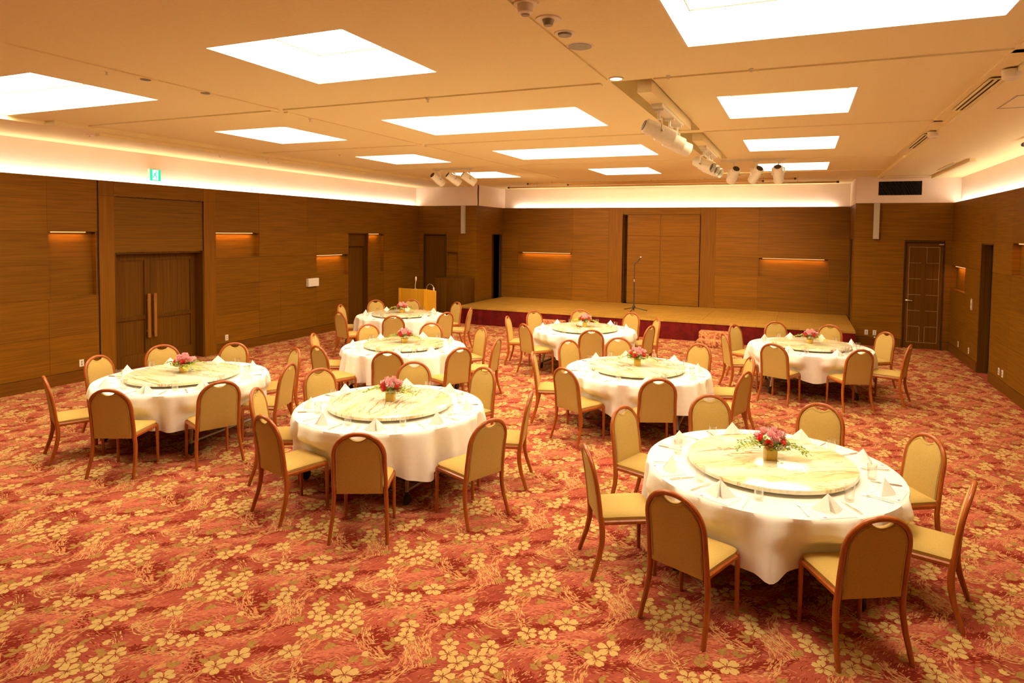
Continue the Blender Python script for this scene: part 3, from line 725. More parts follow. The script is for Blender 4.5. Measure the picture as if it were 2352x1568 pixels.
# lectern with two gooseneck microphones
t = thing('lectern', 'honey coloured wooden lectern in the far left corner', 'lectern', (-8.97, 13.75, 0))
hw = .375
mb = MB(); mb.rbox(-hw + .04, hw - .04, -.27, -.235, .0, 1.075, .004); mb.build('front_panel', M['lectern'], t)
for s_ in (-1, 1):
    mb = MB(); x = s_ * (hw - .02); mb.add([(x - .02, -.31, 0), (x + .02, -.31, 0), (x + .02, .27, 0), (x - .02, .27, 0), (x - .02, -.31, 1.09), (x + .02, -.31, 1.09), (x + .02, .27, 1.0), (x - .02, .27, 1.0)],
            [(0, 3, 2, 1), (4, 5, 6, 7), (0, 1, 5, 4), (1, 2, 6, 5), (2, 3, 7, 6), (3, 0, 4, 7)]); mb.build('side_panel', M['lectern'], t, smooth=False)
mb = MB(); mb.add([(-hw + .04, -.24, 1.03), (hw - .04, -.24, 1.03), (hw - .04, .27, .95), (-hw + .04, .27, .95), (-hw + .04, -.24, 1.055), (hw - .04, -.24, 1.055), (hw - .04, .27, .975), (-hw + .04, .27, .975)],
    [(0, 3, 2, 1), (4, 5, 6, 7), (0, 1, 5, 4), (1, 2, 6, 5), (2, 3, 7, 6), (3, 0, 4, 7)]); mb.build('desk_top', M['lectern'], t, smooth=False)
mb = MB(); mb.box(-hw + .04, hw - .04, -.23, .2, .5, .525); mb.build('shelf', M['lectern'], t, smooth=False)
def goose(lab, pts, headdir, nr=.0065, nm_=M['lampwhite']):
    t = thing('gooseneck_microphone', lab, 'microphone', pts[0])
    o = Vector(pts[0]); P = [Vector(p) - o for p in pts]
    mb = MB(); mb.lathe([(.035, 0), (.035, .012), (.015, .03)], 14); mb.build('base', M['grey_metal'], t)
    mb = MB(); mb.tube(P, nr, 8); mb.build('neck', nm_, t)
    e = P[-1]; d = Vector(headdir)
    mb = MB(); mb.tube([e, e + d * .03, e + d * .09, e + d * .11], [.012, .019, .021, .010], 12); mb.build('head', M['white'], t)
lx, ly = -8.97, 13.75
goose('upright pale gooseneck microphone on the lectern top', [(lx - .01, ly - .10, 1.0445), (lx - .01, ly - .11, 1.15), (lx + .015, ly - .12, 1.27)], (.15, -.2, .95))
goose('bent gooseneck microphone at the right end of the lectern', [(lx + .28, ly - .05, 1.0375), (lx + .30, ly - .05, 1.14), (lx + .36, ly - .05, 1.20), (lx + .43, ly - .05, 1.185), (lx + .475, ly - .05, 1.15), (lx + .49, ly - .05, 1.12)], (.1, 0, -.95), .0042, M['steel'])
# dark cabinet between lectern and stage
t = thing('cabinet', 'tall dark brown wooden cabinet between the lectern and the stage', 'cabinet', (-9.40, 16.18, 0))
mb = MB(); mb.rbox(-.38, .56, -.30, .36, .0, 1.17, .004); mb.build('body', M['wood_dark'], t)
for a, b in ((-.375, .02), (.025, .555)):
    mb = MB(); mb.rbox(a, b, -.322, -.302, .04, 1.15, .003); d = mb.build('door', M['wood_dark'], t)

# ------------------------------------------------------------------ wall fittings
def wallbox(name, lab, cat, kind, base, u, z, wd, h, d, mat, group=None, inset=None):
    W = Wall('x', kind, base); t = thing(name, lab, cat, W.map(u, z, 0), 0, group)
    W.bx(u - wd / 2, u + wd / 2, z - h / 2, z + h / 2, -d, .0); rel(W, 'plate' if inset else 'body', mat, t)
    if inset:
        for (du, dz, w2, h2, mm) in inset:
            W = Wall('x', kind, base); W.bx(u + du - w2 / 2, u + du + w2 / 2, z + dz - h2 / 2, z + dz + h2 / 2, -d - .004, -d + .001); rel(W, 'socket', mm, t)
    return t
SOCK = [(0, .022, .018, .03, M['grey_metal']), (0, -.022, .018, .03, M['grey_metal'])]
def outlet(lab, kind, base, u, z): wallbox('wall_outlet', lab, 'outlet', kind, base, u, z, .07, .115, .009, M['white'], 'small white wall outlets', SOCK)
outlet('small white wall outlet left of the big double door', 'L', XL, 6.64, .30)
outlet('small white wall outlet right of the big double door', 'L', XL, 9.48, .30)
outlet('left of two white wall outlets beside the stage right end', 'B', YJ, 1.45, .30)
outlet('right of two white wall outlets beside the stage right end', 'B', YJ, 1.62, .30)
outlet('small wall outlet under the low corner niche of the right wall', 'R', XR, 15.62, .30)
outlet('dim wall outlet nearest the dark doorway in the right wall', 'R', XR, 14.72, .31)
outlet('farther of two white outlets at the right picture edge', 'R', XR, 12.64, .31)
outlet('nearer of two white outlets at the right picture edge', 'R', XR, 12.44, .31)
wallbox('light_switch', 'pale wall switch plate beside the dark right doorway', 'switch', 'R', XR, 14.63, 1.23, .10, .22, .012, M['speaker_grey'], None, [(0, .05, .05, .06, M['white']), (0, -.05, .05, .06, M['white'])])
wallbox('wall_jack', 'tiny round white jack under the outlets beside the stage', 'jack', 'B', YJ, 1.625, .195, .03, .03, .01, M['white'])
W = Wall('x', 'L', XL); t = thing('wall_box', 'white square control box on the left wall', 'wall box', W.map(11.92, 1.27, 0))
W.bx(11.75, 12.10, 1.175, 1.365, -.07, 0); rel(W, 'casing', M['white'], t)
W = Wall('x', 'L', XL); W.bx(11.765, 12.085, 1.19, 1.35, -.076, -.0705); rel(W, 'cover', M['white'], t)
for lab, u in (('slim cream column loudspeaker on the wall left of the stage', -9.23), ('slim cream column loudspeaker on the wall right of the stage', 1.575)):
    W = Wall('x', 'B', YJ); t = thing('column_speaker', lab, 'loudspeaker', W.map(u, 2.87, 0), 0, 'column loudspeakers flanking the stage')
    W.bx(u - .058, u + .058, 2.47, 3.285, -.085, 0); rel(W, 'casing', M['speaker_grey'], t)
    W = Wall('x', 'B', YJ); W.bx(u - .045, u + .045, 2.50, 3.26, -.089, -.0855); rel(W, 'grille', M['speaker_grey'], t)
W = Wall('x', 'B', YJ); t = thing('air_vent', 'black rectangular louvred air vent above the right-hand door', 'vent', W.map(2.03, 3.63, 0))
W.bx(1.58, 2.48, 3.455, 3.80, .0, .003); rel(W, 'backing', M['grille'], t)
W = Wall('x', 'B', YJ)
for a, b, c, d in ((1.575, 1.60, 3.45, 3.805), (2.46, 2.485, 3.45, 3.805), (1.60, 2.46, 3.45, 3.47), (1.60, 2.46, 3.785, 3.805)): W.bx(a, b, c, d, -.012, .003)
rel(W, 'frame', M['paint'], t)
W = Wall('x', 'B', YJ)
for k in range(16): W.bx(1.60, 2.46, 3.478 + k * .0195, 3.484 + k * .0195, -.006, .0)
W.bx(2.027, 2.037, 3.47, 3.785, -.008, .0)
rel(W, 'louvre', M['grille'], t)
# exit sign with running figure
W = Wall('x', 'L', XL - .13); t = thing('exit_sign', 'green and white emergency exit sign above the double door', 'exit sign', W.map(8.03, 3.47, 0))
W.bx(7.92, 8.145, 3.36, 3.58, -.05, 0); rel(W, 'casing', M['white'], t)
W = Wall('x', 'L', XL - .13); W.bx(7.93, 8.135, 3.37, 3.57, -.052, -.0502); rel(W, 'green_panel', M['green'], t)
W = Wall('x', 'L', XL - .13)
def xp(pts, d=-.0535):
    vs = [W.map(8.03 + u, 3.47 + z, d) for u, z in pts] + [W.map(8.03 + u, 3.47 + z, d + .001) for u, z in pts]
    n_ = len(pts); W.mb.add(vs, [tuple(range(n_)), tuple(range(2 * n_ - 1, n_ - 1, -1))] + [(i, (i + 1) % n_, n_ + (i + 1) % n_, n_ + i) for i in range(n_)])
xp([(-.055, -.085), (.055, -.085), (.055, .09), (-.055, .09)]); rel(W, 'doorway', M['exitwhite'], t)
W = Wall('x', 'L', XL - .13)
xp([(.012 * math.cos(a) + .015, .012 * math.sin(a) + .06) for a in [k * PI / 6 for k in range(12)]], -.055)
xp([(-.01, .045), (.015, .045), (.005, .0), (.035, -.02), (.02, -.075), (.008, -.07), (.018, -.03), (-.012, -.012), (-.04, -.05), (-.06, -.04), (-.025, -.005)], -.055)
xp([(.012, .04), (.045, .02), (.05, .03), (.02, .047)], -.055); xp([(-.01, .043), (-.04, .01), (-.033, .003), (-.003, .03)], -.055)
rel(W, 'running_figure', M['green'], t)

# ------------------------------------------------------------------ ceiling fittings
def ceil_thing(name, lab, cat, x, y, group=None, z=ZC): return thing(name, lab, cat, (x, y, z), 0, group)
def downlight(lab, x, y, z=ZC):
    t = ceil_thing('downlight', lab, 'downlight', x, y, 'small round downlights in the ceiling', z)
    mb = MB(); mb.lathe([(.052, -.002), (.052, -.010), (.068, -.010), (.068, 0.0)], 24, cap=False); mb.build('rim', M['lampwhite'], t)
    mb = MB(); mb.lathe([(.052, -.006), (.052, -.003)], 24); mb.build('lens', M['down'], t)
downlight('lit round downlight at the near end of the spotlight trough', -1.575, 5.60)
downlight('lit round downlight between the two ceiling slot vents at right', 1.505, 8.92)
downlight('lit round downlight beyond the farther ceiling slot vent', 1.515, 12.33)
def sprinkler(lab, x, y, z=ZC, r=.02):
    t = ceil_thing('ceiling_sprinkler', lab, 'sprinkler', x, y, 'small white ceiling sprinklers and sensors', z)
    mb = MB(); mb.lathe([(r, -.006), (r, .012)], 16); mb.build('plate', M['lampwhite'], t)
    mb = MB(); mb.lathe([(.008, -.030), (.008, -.006)], 10); mb.lathe([(.013, -.034), (.013, -.030)], 12); mb.build('head', M['lampwhite'], t)
sprinkler('small sprinkler on the seam left of the nearest middle light panel', -5.77, 3.82)
sprinkler('small sprinkler on the seam between the nearest and second rows, middle', -3.63, 5.73, ZC - .02)
sprinkler('small sprinkler on the ceiling seam right of the spotlight trough start', -1.12, 5.66)
sprinkler('small sprinkler on the near right cross seam midway to the slot vents', -.43, 5.66)
sprinkler('small sprinkler just past the left seam crossing', -5.66, 6.25, ZC - .02)
sprinkler('small sprinkler at the far left corner of the ceiling corridor', -9.84, 8.55, ZP)
sprinkler('small sprinkler on the left soffit farther along the wall', -9.74, 9.6, ZP)
sprinkler('small dark-throated sensor on the left soffit near the wall', -9.53, 6.05, ZP, .045)
sprinkler('small sprinkler on the far ceiling between left and middle columns', -7.85, 9.43)
sprinkler('small sprinkler past the farther slot vent at right', 1.75, 12.6, ZP)
def ceil_disc(name, lab, cat, x, y, prof, mat, inner=None):
    t = ceil_thing(name, lab, cat, x, y); mb = MB(); mb.lathe(prof, 28); mb.build('rim', M['lampwhite'], t)
    if inner: mb = MB(); mb.lathe(inner[0], 28); mb.build(inner[1], inner[2], t)
ceil_disc('smoke_detector', 'white dome detector at the top edge of the picture', 'detector', -1.59, 3.60, [(.03, -.07), (.045, -.06), (.05, -.012), (.075, -.012), (.075, 0)], None, ([(.02, -.078), (.028, -.07)], 'sensor', M['grey_metal']))
ceil_disc('ceiling_sensor', 'white round ceiling sensor with dark centre, second from the top edge', 'detector', -1.565, 3.915, [(.082, -.008), (.085, 0)], None, ([(.028, -.045), (.04, -.008)], 'sensor', M['grey_metal']))
ceil_disc('ceiling_nozzle', 'white round ceiling nozzle plate with four prongs', 'nozzle', -1.565, 4.23, [(.07, -.006), (.075, 0)], None, ([(.045, -.02), (.05, -.006)], 'prongs', M['grey_metal']))
ceil_disc('ceiling_speaker', 'dark round ceiling loudspeaker grille', 'loudspeaker', -1.565, 4.56, [(.10, -.004), (.105, 0)], None, ([(.088, -.007), (.088, -.004)], 'grille', M['grey_metal']))
for lab, x, y in (('small dark slot in the ceiling seam, the nearer of two', -5.68, 4.12), ('small dark slot in the ceiling seam, the farther of two', -5.65, 4.74)):
    mb = MB(); mb.lathe([(.045, -.018), (.045, -.010)], 18, c=(x, y, ZC)); tag(mb.build('ceiling_slot', M['grey_metal']), lab, 'ceiling slot')
for lab, x, y in (('white box-shaped detector at the right end of the near cross seam', 1.53, 6.30), ('white box-shaped detector at the near end of the farther slot vent', 1.53, 9.62)):
    t = ceil_thing('smoke_detector', lab, 'detector', x, y, 'white box detectors beside the slot vents', ZC - .028)
    mb = MB(); mb.lathe([(.05, -.075), (.065, -.06), (.065, 0)], 20); mb.build('housing', M['lampwhite'], t)
    mb = MB(); mb.lathe([(.02, -.085), (.03, -.075)], 14); mb.build('sensor', M['white'], t)
def slot_vent(lab, x0, x1, y0, y1, z, n=2):
    t = ceil_thing('slot_vent', lab, 'vent', (x0 + x1) / 2, (y0 + y1) / 2, 'linear slot vents in the ceiling', z)
    w_ = (x1 - x0) / 2; l_ = (y1 - y0) / 2
    mb = MB(); mb.box(-w_, w_, -l_, l_, -.004, .0); mb.build('slots', M['grille'], t, smooth=False)
    mb = MB(); k = n
    for i in range(k + 1):
        x = -w_ + 2 * w_ * i / k; mb.box(x - .009, x + .009, -l_, l_, -.012, -.002)
    mb.box(-w_, w_, -l_ - .008, -l_, -.012, 0); mb.box(-w_, w_, l_, l_ + .008, -.012, 0); mb.build('frame', M['ceil'], t, smooth=False)
slot_vent('dark twin-slot ceiling vent at right, the nearer one', 1.455, 1.545, 6.58, 8.04, ZC - .028)
slot_vent('dark twin-slot ceiling vent at right, the farther one', 1.455, 1.545, 9.80, 11.22, ZC - .028)
slot_vent('pale slot vent beside the beam near the right wall', 2.44, 2.52, 13.25, 14.75, ZP)
for lab, x0, x1, y0, y1, h in (('short white ceiling beam near the right wall', 2.56, 2.64, 12.70, 16.1, .05), ('long white ceiling beam near the left wall', -9.32, -9.24, 6.0, 9.0, .04), ('shorter white ceiling beam near the left wall, farther along', -9.30, -9.23, 9.1, 12.0, .04),):
    mb = MB(); mb.box(x0, x1, y0, y1, ZP - h, ZP); tag(mb.build('ceiling_beam', M['ceil'], smooth=False), lab, 'beam')
def access(lab, x0, x1, y0, y1):
    z = ZP if x0 > XB else ZC
    mb = MB()
    for a, b, c, d in ((x0, x1, y0, y0 + .014), (x0, x1, y1 - .014, y1), (x0, x0 + .014, y0, y1), (x1 - .014, x1, y0, y1)): mb.box(a, b, c, d, z - .004, z + .004)
    tag(mb.build('ceiling_hatch', M['speaker_grey'], smooth=False), lab, 'access panel')
access('square access hatch outline in the ceiling by the right wall', 1.82, 2.5, 7.28, 7.95)
access('thin access hatch outline in the ceiling above the right door', 1.62, 2.62, 15.75, 16.35)

# trough bodies and spotlights
def spot(name, lab, x, y, z, axis, top, group, lamp=0, aim=None, k=1.0):
    """spotlight: barrel pointing along axis, yoke up to a ceiling point"""
    t = thing(name, lab, 'spotlight', (x, y, z), 0, group)
    d = Vector(axis).normalized(); q = d.to_track_quat('Z', 'Y').to_matrix().to_4x4()
    mb = MB(); m2 = MB()
    bm_ = MB(); bm_.lathe([(.060, -.17), (.088, -.15), (.09, .0), (.094, .01), (.094, .16), (.085, .17)], 24, cap=False)
    for b_ in (bm_,): b_.v = [(v[0] * k, v[1] * k, v[2]) for v in b_.v]
    bm_.v = [q @ Vector(v) for v in bm_.v]; bm_.build('barrel', M['lampwhite'], t)
    b2 = MB(); b2.lathe([(.084 * k, .10), (.084 * k, .11)], 24); b2.v = [q @ Vector(v) for v in b2.v]; b2.build('lens', M['grey_metal'], t)
    b3 = MB(); b3.lathe([(.075 * k, -.155), (.060 * k, -.172)], 20); b3.v = [q @ Vector(v) for v in b3.v]; b3.build('rear_cap', M['mic'], t)
    b4 = MB(); side = d.cross(Vector((0, 0, 1))).normalized(); h = top - z
    for s_ in (-1, 1):
        p = side * ((.012 + .092 * k) * s_); b4.sweep([p + Vector((0, 0, -.02)), p + Vector((0, 0, .11)), Vector((0, 0, .13))], d if abs(d.z) < .9 else (0, 1, 0), .03, .008)
    b4.build('yoke', M['lampwhite'], t)
    b5 = MB(); b5.tube([(0, 0, .125), (0, 0, h - .01)], .014, 10); b5.build('stem', M['lampwhite'], t)
    b6 = MB(); b6.box(-.05, .05, -.03, .03, h - .022, h); b6.build('adapter', M['lampwhite'], t, smooth=False)
    if lamp:  # light added to the far track spots to brighten the stage back wall
        ld = bpy.data.lights.new('lamp', 'SPOT'); ld.energy = lamp; ld.color = (1, .66, .34); ld.spot_size = math.radians(78); ld.spot_blend = 1.0; ld.shadow_soft_size = .08
        lo = bpy.data.objects.new('lamp', ld); COL.objects.link(lo); lo.parent = t
        tgt = Vector(aim) - Vector((x, y, z)); lo.location = d * .19; lo.rotation_euler = tgt.to_track_quat('-Z', 'Y').to_euler()
    b7 = MB(); b7.lathe([(.014, -.008), (.014, .008)], 10); b7.v = [Vector(v) + side * (.024 + .092 * k) for v in b7.v]; b7.build('knob', M['grey_metal'], t)
    return t
TB = 3.765
for lab, y0, y1, p0, p1 in (('white hanging track box in the nearer ceiling trough', 5.78, 8.0, 6.3, 7.55), ('white hanging track box in the farther ceiling trough', 8.95, 11.2, 9.45, 10.75)):
    t = thing('track_box', lab, 'track box', (-1.355, (y0 + y1) / 2, TB), 0, 'track boxes in the ceiling troughs')
    L_ = (y1 - y0) / 2; mb = MB(); mb.box(-.07, .065, -L_, L_, .03, ZC + .34 - TB); mb.build('body', M['ceil'], t, smooth=False)
    mb = MB(); c_ = (p0 + p1) / 2 - (y0 + y1) / 2; mb.box(-.055, .055, c_ - (p1 - p0) / 2, c_ + (p1 - p0) / 2, 0, .03); mb.build('track', M['lampwhite'], t, smooth=False)
G = 'white stage spotlights hanging from the ceiling'
for k, (y, pos) in enumerate(((6.45, 'nearest'), (7.0, 'middle'), (7.45, 'farthest'))): spot('spotlight', 'white spotlight under the nearer ceiling trough, %s of the three' % pos, -1.36, y, 3.54, (.78, .45, -.36), TB, G, k=.86)
for k, (y, pos) in enumerate(((9.65, 'nearest'), (10.15, 'middle'), (10.6, 'farthest'))): spot('spotlight', 'white spotlight under the farther ceiling trough, %s of the three' % pos, -1.36, y, 3.55, (.72, -.35, -.30), TB, G, k=.86)
def track(lab, x0, x1, y):
    mb = MB(); mb.box(x0, x1, y - .018, y + .018, ZC - .035, ZC); tag(mb.build('light_track', M['lampwhite'], smooth=False), lab, 'light track')
track('slim white light track on the far ceiling at right', -1.42, -.30, 12.28); track('slim white light track on the far ceiling at left', -7.55, -6.55, 12.15)
for x, pos, ax in ((-1.19, 'leftmost', (-.35, .72, -.62)), (-.80, 'middle', (-.42, .68, -.6)), (-.42, 'rightmost', (.05, .72, -.72))): spot('spotlight', 'white spotlight on the far right ceiling track, %s of the three' % pos, x, 12.28, 3.62, ax, ZC - .035, G, 230, (x * 1.4 - 1.6, YB, 1.1), .95)
for x, pos, ax in ((-7.43, 'leftmost', (.32, .78, -.52)), (-7.03, 'middle', (.52, .66, -.52)), (-6.65, 'rightmost', (.6, .55, -.52))): spot('spotlight', 'white spotlight on the far left ceiling track, %s of the three' % pos, x, 12.15, 3.66, ax, ZC - .035, G, 230, (x + 2.0, YB, 1.1), .95)
# hanging rails over the stage front
for lab, x0, x1, y, z in (('long hanging metal rail over the stage, the upper one', -6.9, -.20, 16.0, 3.845), ('long hanging metal rail over the stage, the lower one', -7.5, .70, 16.05, 3.755), ('shorter hanging metal rail over the stage between the others', -5.85, -.92, 16.3, 3.83)):
    t = thing('hanging_rail', lab, 'rail', ((x0 + x1) / 2, y, z), 0, 'hanging rails over the stage front')
    h = (x1 - x0) / 2; mb = MB(); mb.tube([(-h, 0, 0), (h, 0, 0)], .021, 10); mb.build('rod', M['brass_rail'] if 'brass_rail' in M else M['lampwhite'], t)
    for s_ in (-1, 1): mb = MB(); mb.tube([(s_ * h, 0, 0), (s_ * (h + .05), 0, 0)], .026, 10); mb.build('end_cap', M['mic'], t)
    for k in range(5):
        x = -h + 2 * h * (k + .5) / 5; mb = MB(); mb.tube([(x, 0, .0), (x, 0, ZC - z)], .004, 6); mb.build('hanger', M['grey_metal'], t)
# round rail end at the right picture edge
t = thing('hanging_rail', 'metal rail end on the right soffit at the picture edge', 'rail', (2.72, 10.2, ZP - .07))
mb = MB(); mb.tube([(0, -1.2, 0), (0, .28, 0)], .018, 10); mb.build('rod', M['steel'], t)
mb = MB(); mb.tube([(0, .26, 0), (0, .30, 0)], .028, 12); mb.build('end_cap', M['mic'], t)
mb = MB(); mb.tube([(0, .0, 0), (0, .0, .07)], .006, 6); mb.build('hanger', M['grey_metal'], t)

# ------------------------------------------------------------------ tables
TABLES = {  # key: centre, what it is called
 'FR': ((-.178, 5.245), 'front-row right table'), 'FL': ((-3.858, 5.415), 'front-row middle table'), 'LL': ((-6.885, 5.432), 'front-row left table'),
 'ML': ((-5.712, 8.38), 'middle-row left table'), 'MC': ((-1.971, 8.285), 'middle-row right table'),
 'BL': ((-7.892, 11.47), 'back-row left table'), 'BC': ((-3.712, 11.34), 'back-row middle table'), 'BR': ((.172, 11.296), 'back-row right table')}
APEX = {  # top centre of every chair back, per table
 'FR': [(-0.697, 3.918), (0.474, 4.068), (1.088, 4.898), (1.008, 5.956), (0.225, 6.626), (-0.811, 6.505), (-1.497, 5.704), (-1.456, 4.511)],
 'FL': [(-3.191, 4.043), (-4.222, 4.089), (-2.407, 4.826), (-2.461, 5.833), (-3.417, 6.687), (-4.352, 6.598), (-5.124, 5.778), (-5.040, 4.769)],
 'LL': [(-6.294, 4.123), (-5.599, 4.845), (-7.441, 4.201), (-8.091, 5.171), (-8.074, 6.041), (-7.342, 6.607), (-6.258, 6.645), (-5.616, 5.856)],
 'ML': [(-5.051, 7.012), (-4.317, 7.685), (-6.158, 6.923), (-6.961, 7.733), (-6.846, 8.929), (-5.965, 9.592), (-4.918, 9.505), (-4.186, 8.611)],
 'BL': [(-7.116, 10.065), (-6.496, 10.984), (-8.390, 10.046), (-9.196, 11.054), (-9.122, 12.194), (-8.486, 12.734), (-7.245, 12.741), (-6.432, 11.892)],
 'BC': [(-3.186, 10.103), (-4.473, 10.217), (-5.181, 11.022), (-5.077, 12.084), (-4.262, 12.717), (-3.155, 12.762), (-2.484, 12.061), (-2.390, 11.044)],
 'MC': [(-1.420, 7.003), (-2.566, 7.068), (-3.303, 7.847), (-3.204, 8.969), (-2.574, 9.538), (-1.327, 9.545), (-0.558, 8.787), (-0.549, 7.809)],
 'BR': [(-0.343, 10.046), (0.834, 10.088), (-1.087, 11.909), (-1.128, 10.731), (-0.412, 12.675), (0.532, 12.690), (1.381, 12.186), (1.550, 10.890)],
}
TURN = {}      # small turns of single chairs (degrees)
EYE = Vector((0, 0))
def clock(cx, cy, px, py):
    f = Vector((cx, cy)) - EYE; f.normalize(); r = Vector((f.y, -f.x)); d = Vector((px - cx, py - cy))
    a = math.degrees(math.atan2(d.dot(r), d.dot(f))) % 360      # 0 = away from the camera, clockwise
    hh = round(a / 15) % 24; h = hh // 2; names = ['twelve', 'one', 'two', 'three', 'four', 'five', 'six', 'seven', 'eight', 'nine', 'ten', 'eleven']
    return hh, ('half past ' + names[h]) if hh % 2 else (names[h] + " o'clock"), a
SEATS = {}
for k, (c, nm) in TABLES.items():
    used = set(); L_ = []
    for (ax, ay) in APEX[k]:
        d = Vector((c[0] - ax, c[1] - ay)); dist = d.length; d.normalize()
        hh, txt, a = clock(c[0], c[1], ax, ay)
        while hh in used:
            hh = (hh + 1) % 24
        used.add(hh)
        names = ['twelve', 'one', 'two', 'three', 'four', 'five', 'six', 'seven', 'eight', 'nine', 'ten', 'eleven']
        txt = ('half past ' + names[hh // 2]) if hh % 2 else (names[hh // 2] + " o'clock")
        L_.append(dict(ap=(ax, ay), d=d, dist=dist, txt=txt, a=a, th=math.atan2(ay - c[1], ax - c[0])))
    SEATS[k] = L_

# --- prototype chair: origin on the floor under the seat centre, facing +y
def arch_pts(n=40):
    """centre line of the arch: (x, s) with s along the inclined back"""
    w_, st, top = .203, .27, .478; P = [(-w_ - .004, 0), (-w_ - .003, .1), (-w_, .2)]
    for i in range(n + 1):
        a = PI - PI * i / n; ca, sa = math.cos(a), math.sin(a); e = 2 / 2.15
        P.append((w_ * (abs(ca) ** e) * (1 if ca > 0 else -1), st + (top - st) * (sa ** e if sa > 0 else 0)))
    P += [(w_, .2), (w_ + .003, .1), (w_ + .004, 0)]
    return P
SB = Vector((0, -.195, .425)); DB = Vector((0, -.085, .485)).normalized(); NB = Vector((0, DB.z, -DB.y))
def on_back(x, s, off=0.0):
    # the back curves a little: steeper low down
    v = SB + DB * s + NB * off; v.y += -.012 * math.sin(min(1, s / .5) * PI) * -1
    return Vector((x, v.y, v.z))
def make_chair():
    t = thing('banquet_chair', 'x', 'chair')
    P = arch_pts()
    mb = MB(); pts = [on_back(x, s) for x, s in P]; mb.sweep(pts, NB, .033, .032); mb.build('back_frame', M['chairwood'], t, ang=.9)
    # upholstered back panel with the dipped top below the hand hole
    def top_in(x):
        w_, st, top = .203 - .019, .27, .478 - .019; u = min(1, abs(x) / w_)
        return st + (top - st) * (max(0, 1 - u ** 2.15)) ** (1 / 2.15)
    def top_panel(x):
        tI = top_in(x); dip = .038 * max(0, math.cos(min(1, abs(x) / .066) * PI / 2)) ** .75 if abs(x) < .066 else 0
        return tI - dip + (.002 if dip == 0 else 0)
    nx, ny = 34, 14; W_ = .203 - .0185
    xs_ = [W_ * math.sin(PI / 2 * (-1 + 2 * i / nx)) for i in range(nx + 1)]
    def sheet(off, puff):
        vs = []
        for j in range(ny + 1):
            for x in xs_:
                tp = top_panel(x); s = -.035 + (tp + .035) * j / ny
                e = max(abs(x) / W_, abs(2 * j / ny - 1)); vs.append(on_back(x, s, off + puff * (1 - e ** 4)))
        return vs
    fr = sheet(.012, .012); bk = sheet(-.010, -.008); N_ = (nx + 1) * (ny + 1); mb = MB()
    q = lambda i, j: j * (nx + 1) + i
    fs = [(q(i, j), q(i + 1, j), q(i + 1, j + 1), q(i, j + 1)) for j in range(ny) for i in range(nx)]
    fs += [tuple(N_ + k for k in reversed(f)) for f in fs]
    ring = [q(i, 0) for i in range(nx + 1)] + [q(nx, j) for j in range(1, ny + 1)] + [q(i, ny) for i in range(nx - 1, -1, -1)] + [q(0, j) for j in range(ny - 1, 0, -1)]
    for a, b in zip(ring, ring[1:] + ring[:1]): fs.append((a, N_ + a, N_ + b, b))
    mb.add(fr + bk, fs); back = mb.build('backrest', M['fabric'], t, ang=.8)
    # piping line just inside the edge, both faces
    mb = MB()
    for off in (.0165, -.0135):
        L_ = [on_back(-W_ * .955, s, off) for s in (0.0, .1, .2)]
        for i in range(31):
            x = W_ * .955 * math.sin(PI / 2 * (-1 + 2 * i / 30)); L_.append(on_back(x, max(.25, top_panel(x) - .012), off))
        L_ += [on_back(W_ * .955, s, off) for s in (.2, .1, 0.0)]
        mb.tube(L_, .0022, 6)
    o = mb.build('piping', M['piping'], back)
    # seat cushion
    mb = MB(); n = 22; vs = []
    def seat_xy(u, v):   # u,v in -1..1, rounded corners; slightly wider at the front
        y = -.195 + .215 * (v + 1); x = u * (.198 + .014 * (v + 1) / 2)
        r = .05
        if v > .6: x *= 1 - .06 * ((v - .6) / .4) ** 2 * abs(u) ** 4
        if abs(u) > .7 and v > .7: y -= .02 * ((abs(u) - .7) / .3) ** 2
        return x, y
    for lay, (zz, ins) in enumerate(((.418, 0), (.440, .004), (.458, 0), )):
        pass
    def zt(u, v): e = max(abs(u), abs(v)); return .440 + .026 * (1 - e ** 6) + .004 * (1 - v * v)
    for j in range(n + 1):
        for i in range(n + 1):
            u, v = -1 + 2 * i / n, -1 + 2 * j / n; u2 = math.sin(u * PI / 2); v2 = math.sin(v * PI / 2); x, y = seat_xy(u2, v2); vs.append((x, y, zt(u2, v2)))
    q = lambda i, j: j * (n + 1) + i; Nn = (n + 1) ** 2
    fs = [(q(i, j), q(i + 1, j), q(i + 1, j + 1), q(i, j + 1)) for j in range(n) for i in range(n)]
    vb = [(v[0] * .985, v[1] * .985 if v[1] > 0 else v[1], .415) for v in vs]; fs += [tuple(Nn + k for k in reversed(f)) for f in fs]
    ring = [q(i, 0) for i in range(n + 1)] + [q(n, j) for j in range(1, n + 1)] + [q(i, n) for i in range(n - 1, -1, -1)] + [q(0, j) for j in range(n - 1, 0, -1)]
    for a, b in zip(ring, ring[1:] + ring[:1]): fs.append((a, Nn + a, Nn + b, b))
    mb.add(vs + vb, fs); mb.build('seat', M['fabric'], t, ang=.8)
    # wooden rails
    mb = MB()
    for s_ in (-1, 1): mb.sweep([(s_ * .200, -.20, .405), (s_ * .203, 0, .405), (s_ * .206, .195, .405)], (0, 0, 1), .026, .034)
    mb.sweep([(-.205, .208, .404), (.205, .208, .404)], (0, 0, 1), .024, .030); mb.sweep([(-.2, -.185, .402), (.2, -.185, .402)], (0, 0, 1), .022, .03)
    mb.build('seat_frame', M['chairwood'], t)
    for s_ in (-1, 1):
        P = [(.2065, -.196, .455), (.2065, -.190, .40), (.209, -.184, .34), (.213, -.188, .26), (.219, -.206, .17), (.226, -.236, .08), (.231, -.262, .0)]
        mb = MB(); mb.sweep([(s_ * a, b, c) for a, b, c in P], (1, 0, 0), [.034, .040, .042, .040, .037, .034, .031], [.032, .032, .031, .030, .029, .028, .027]); mb.build('leg', M['chairwood'], t)
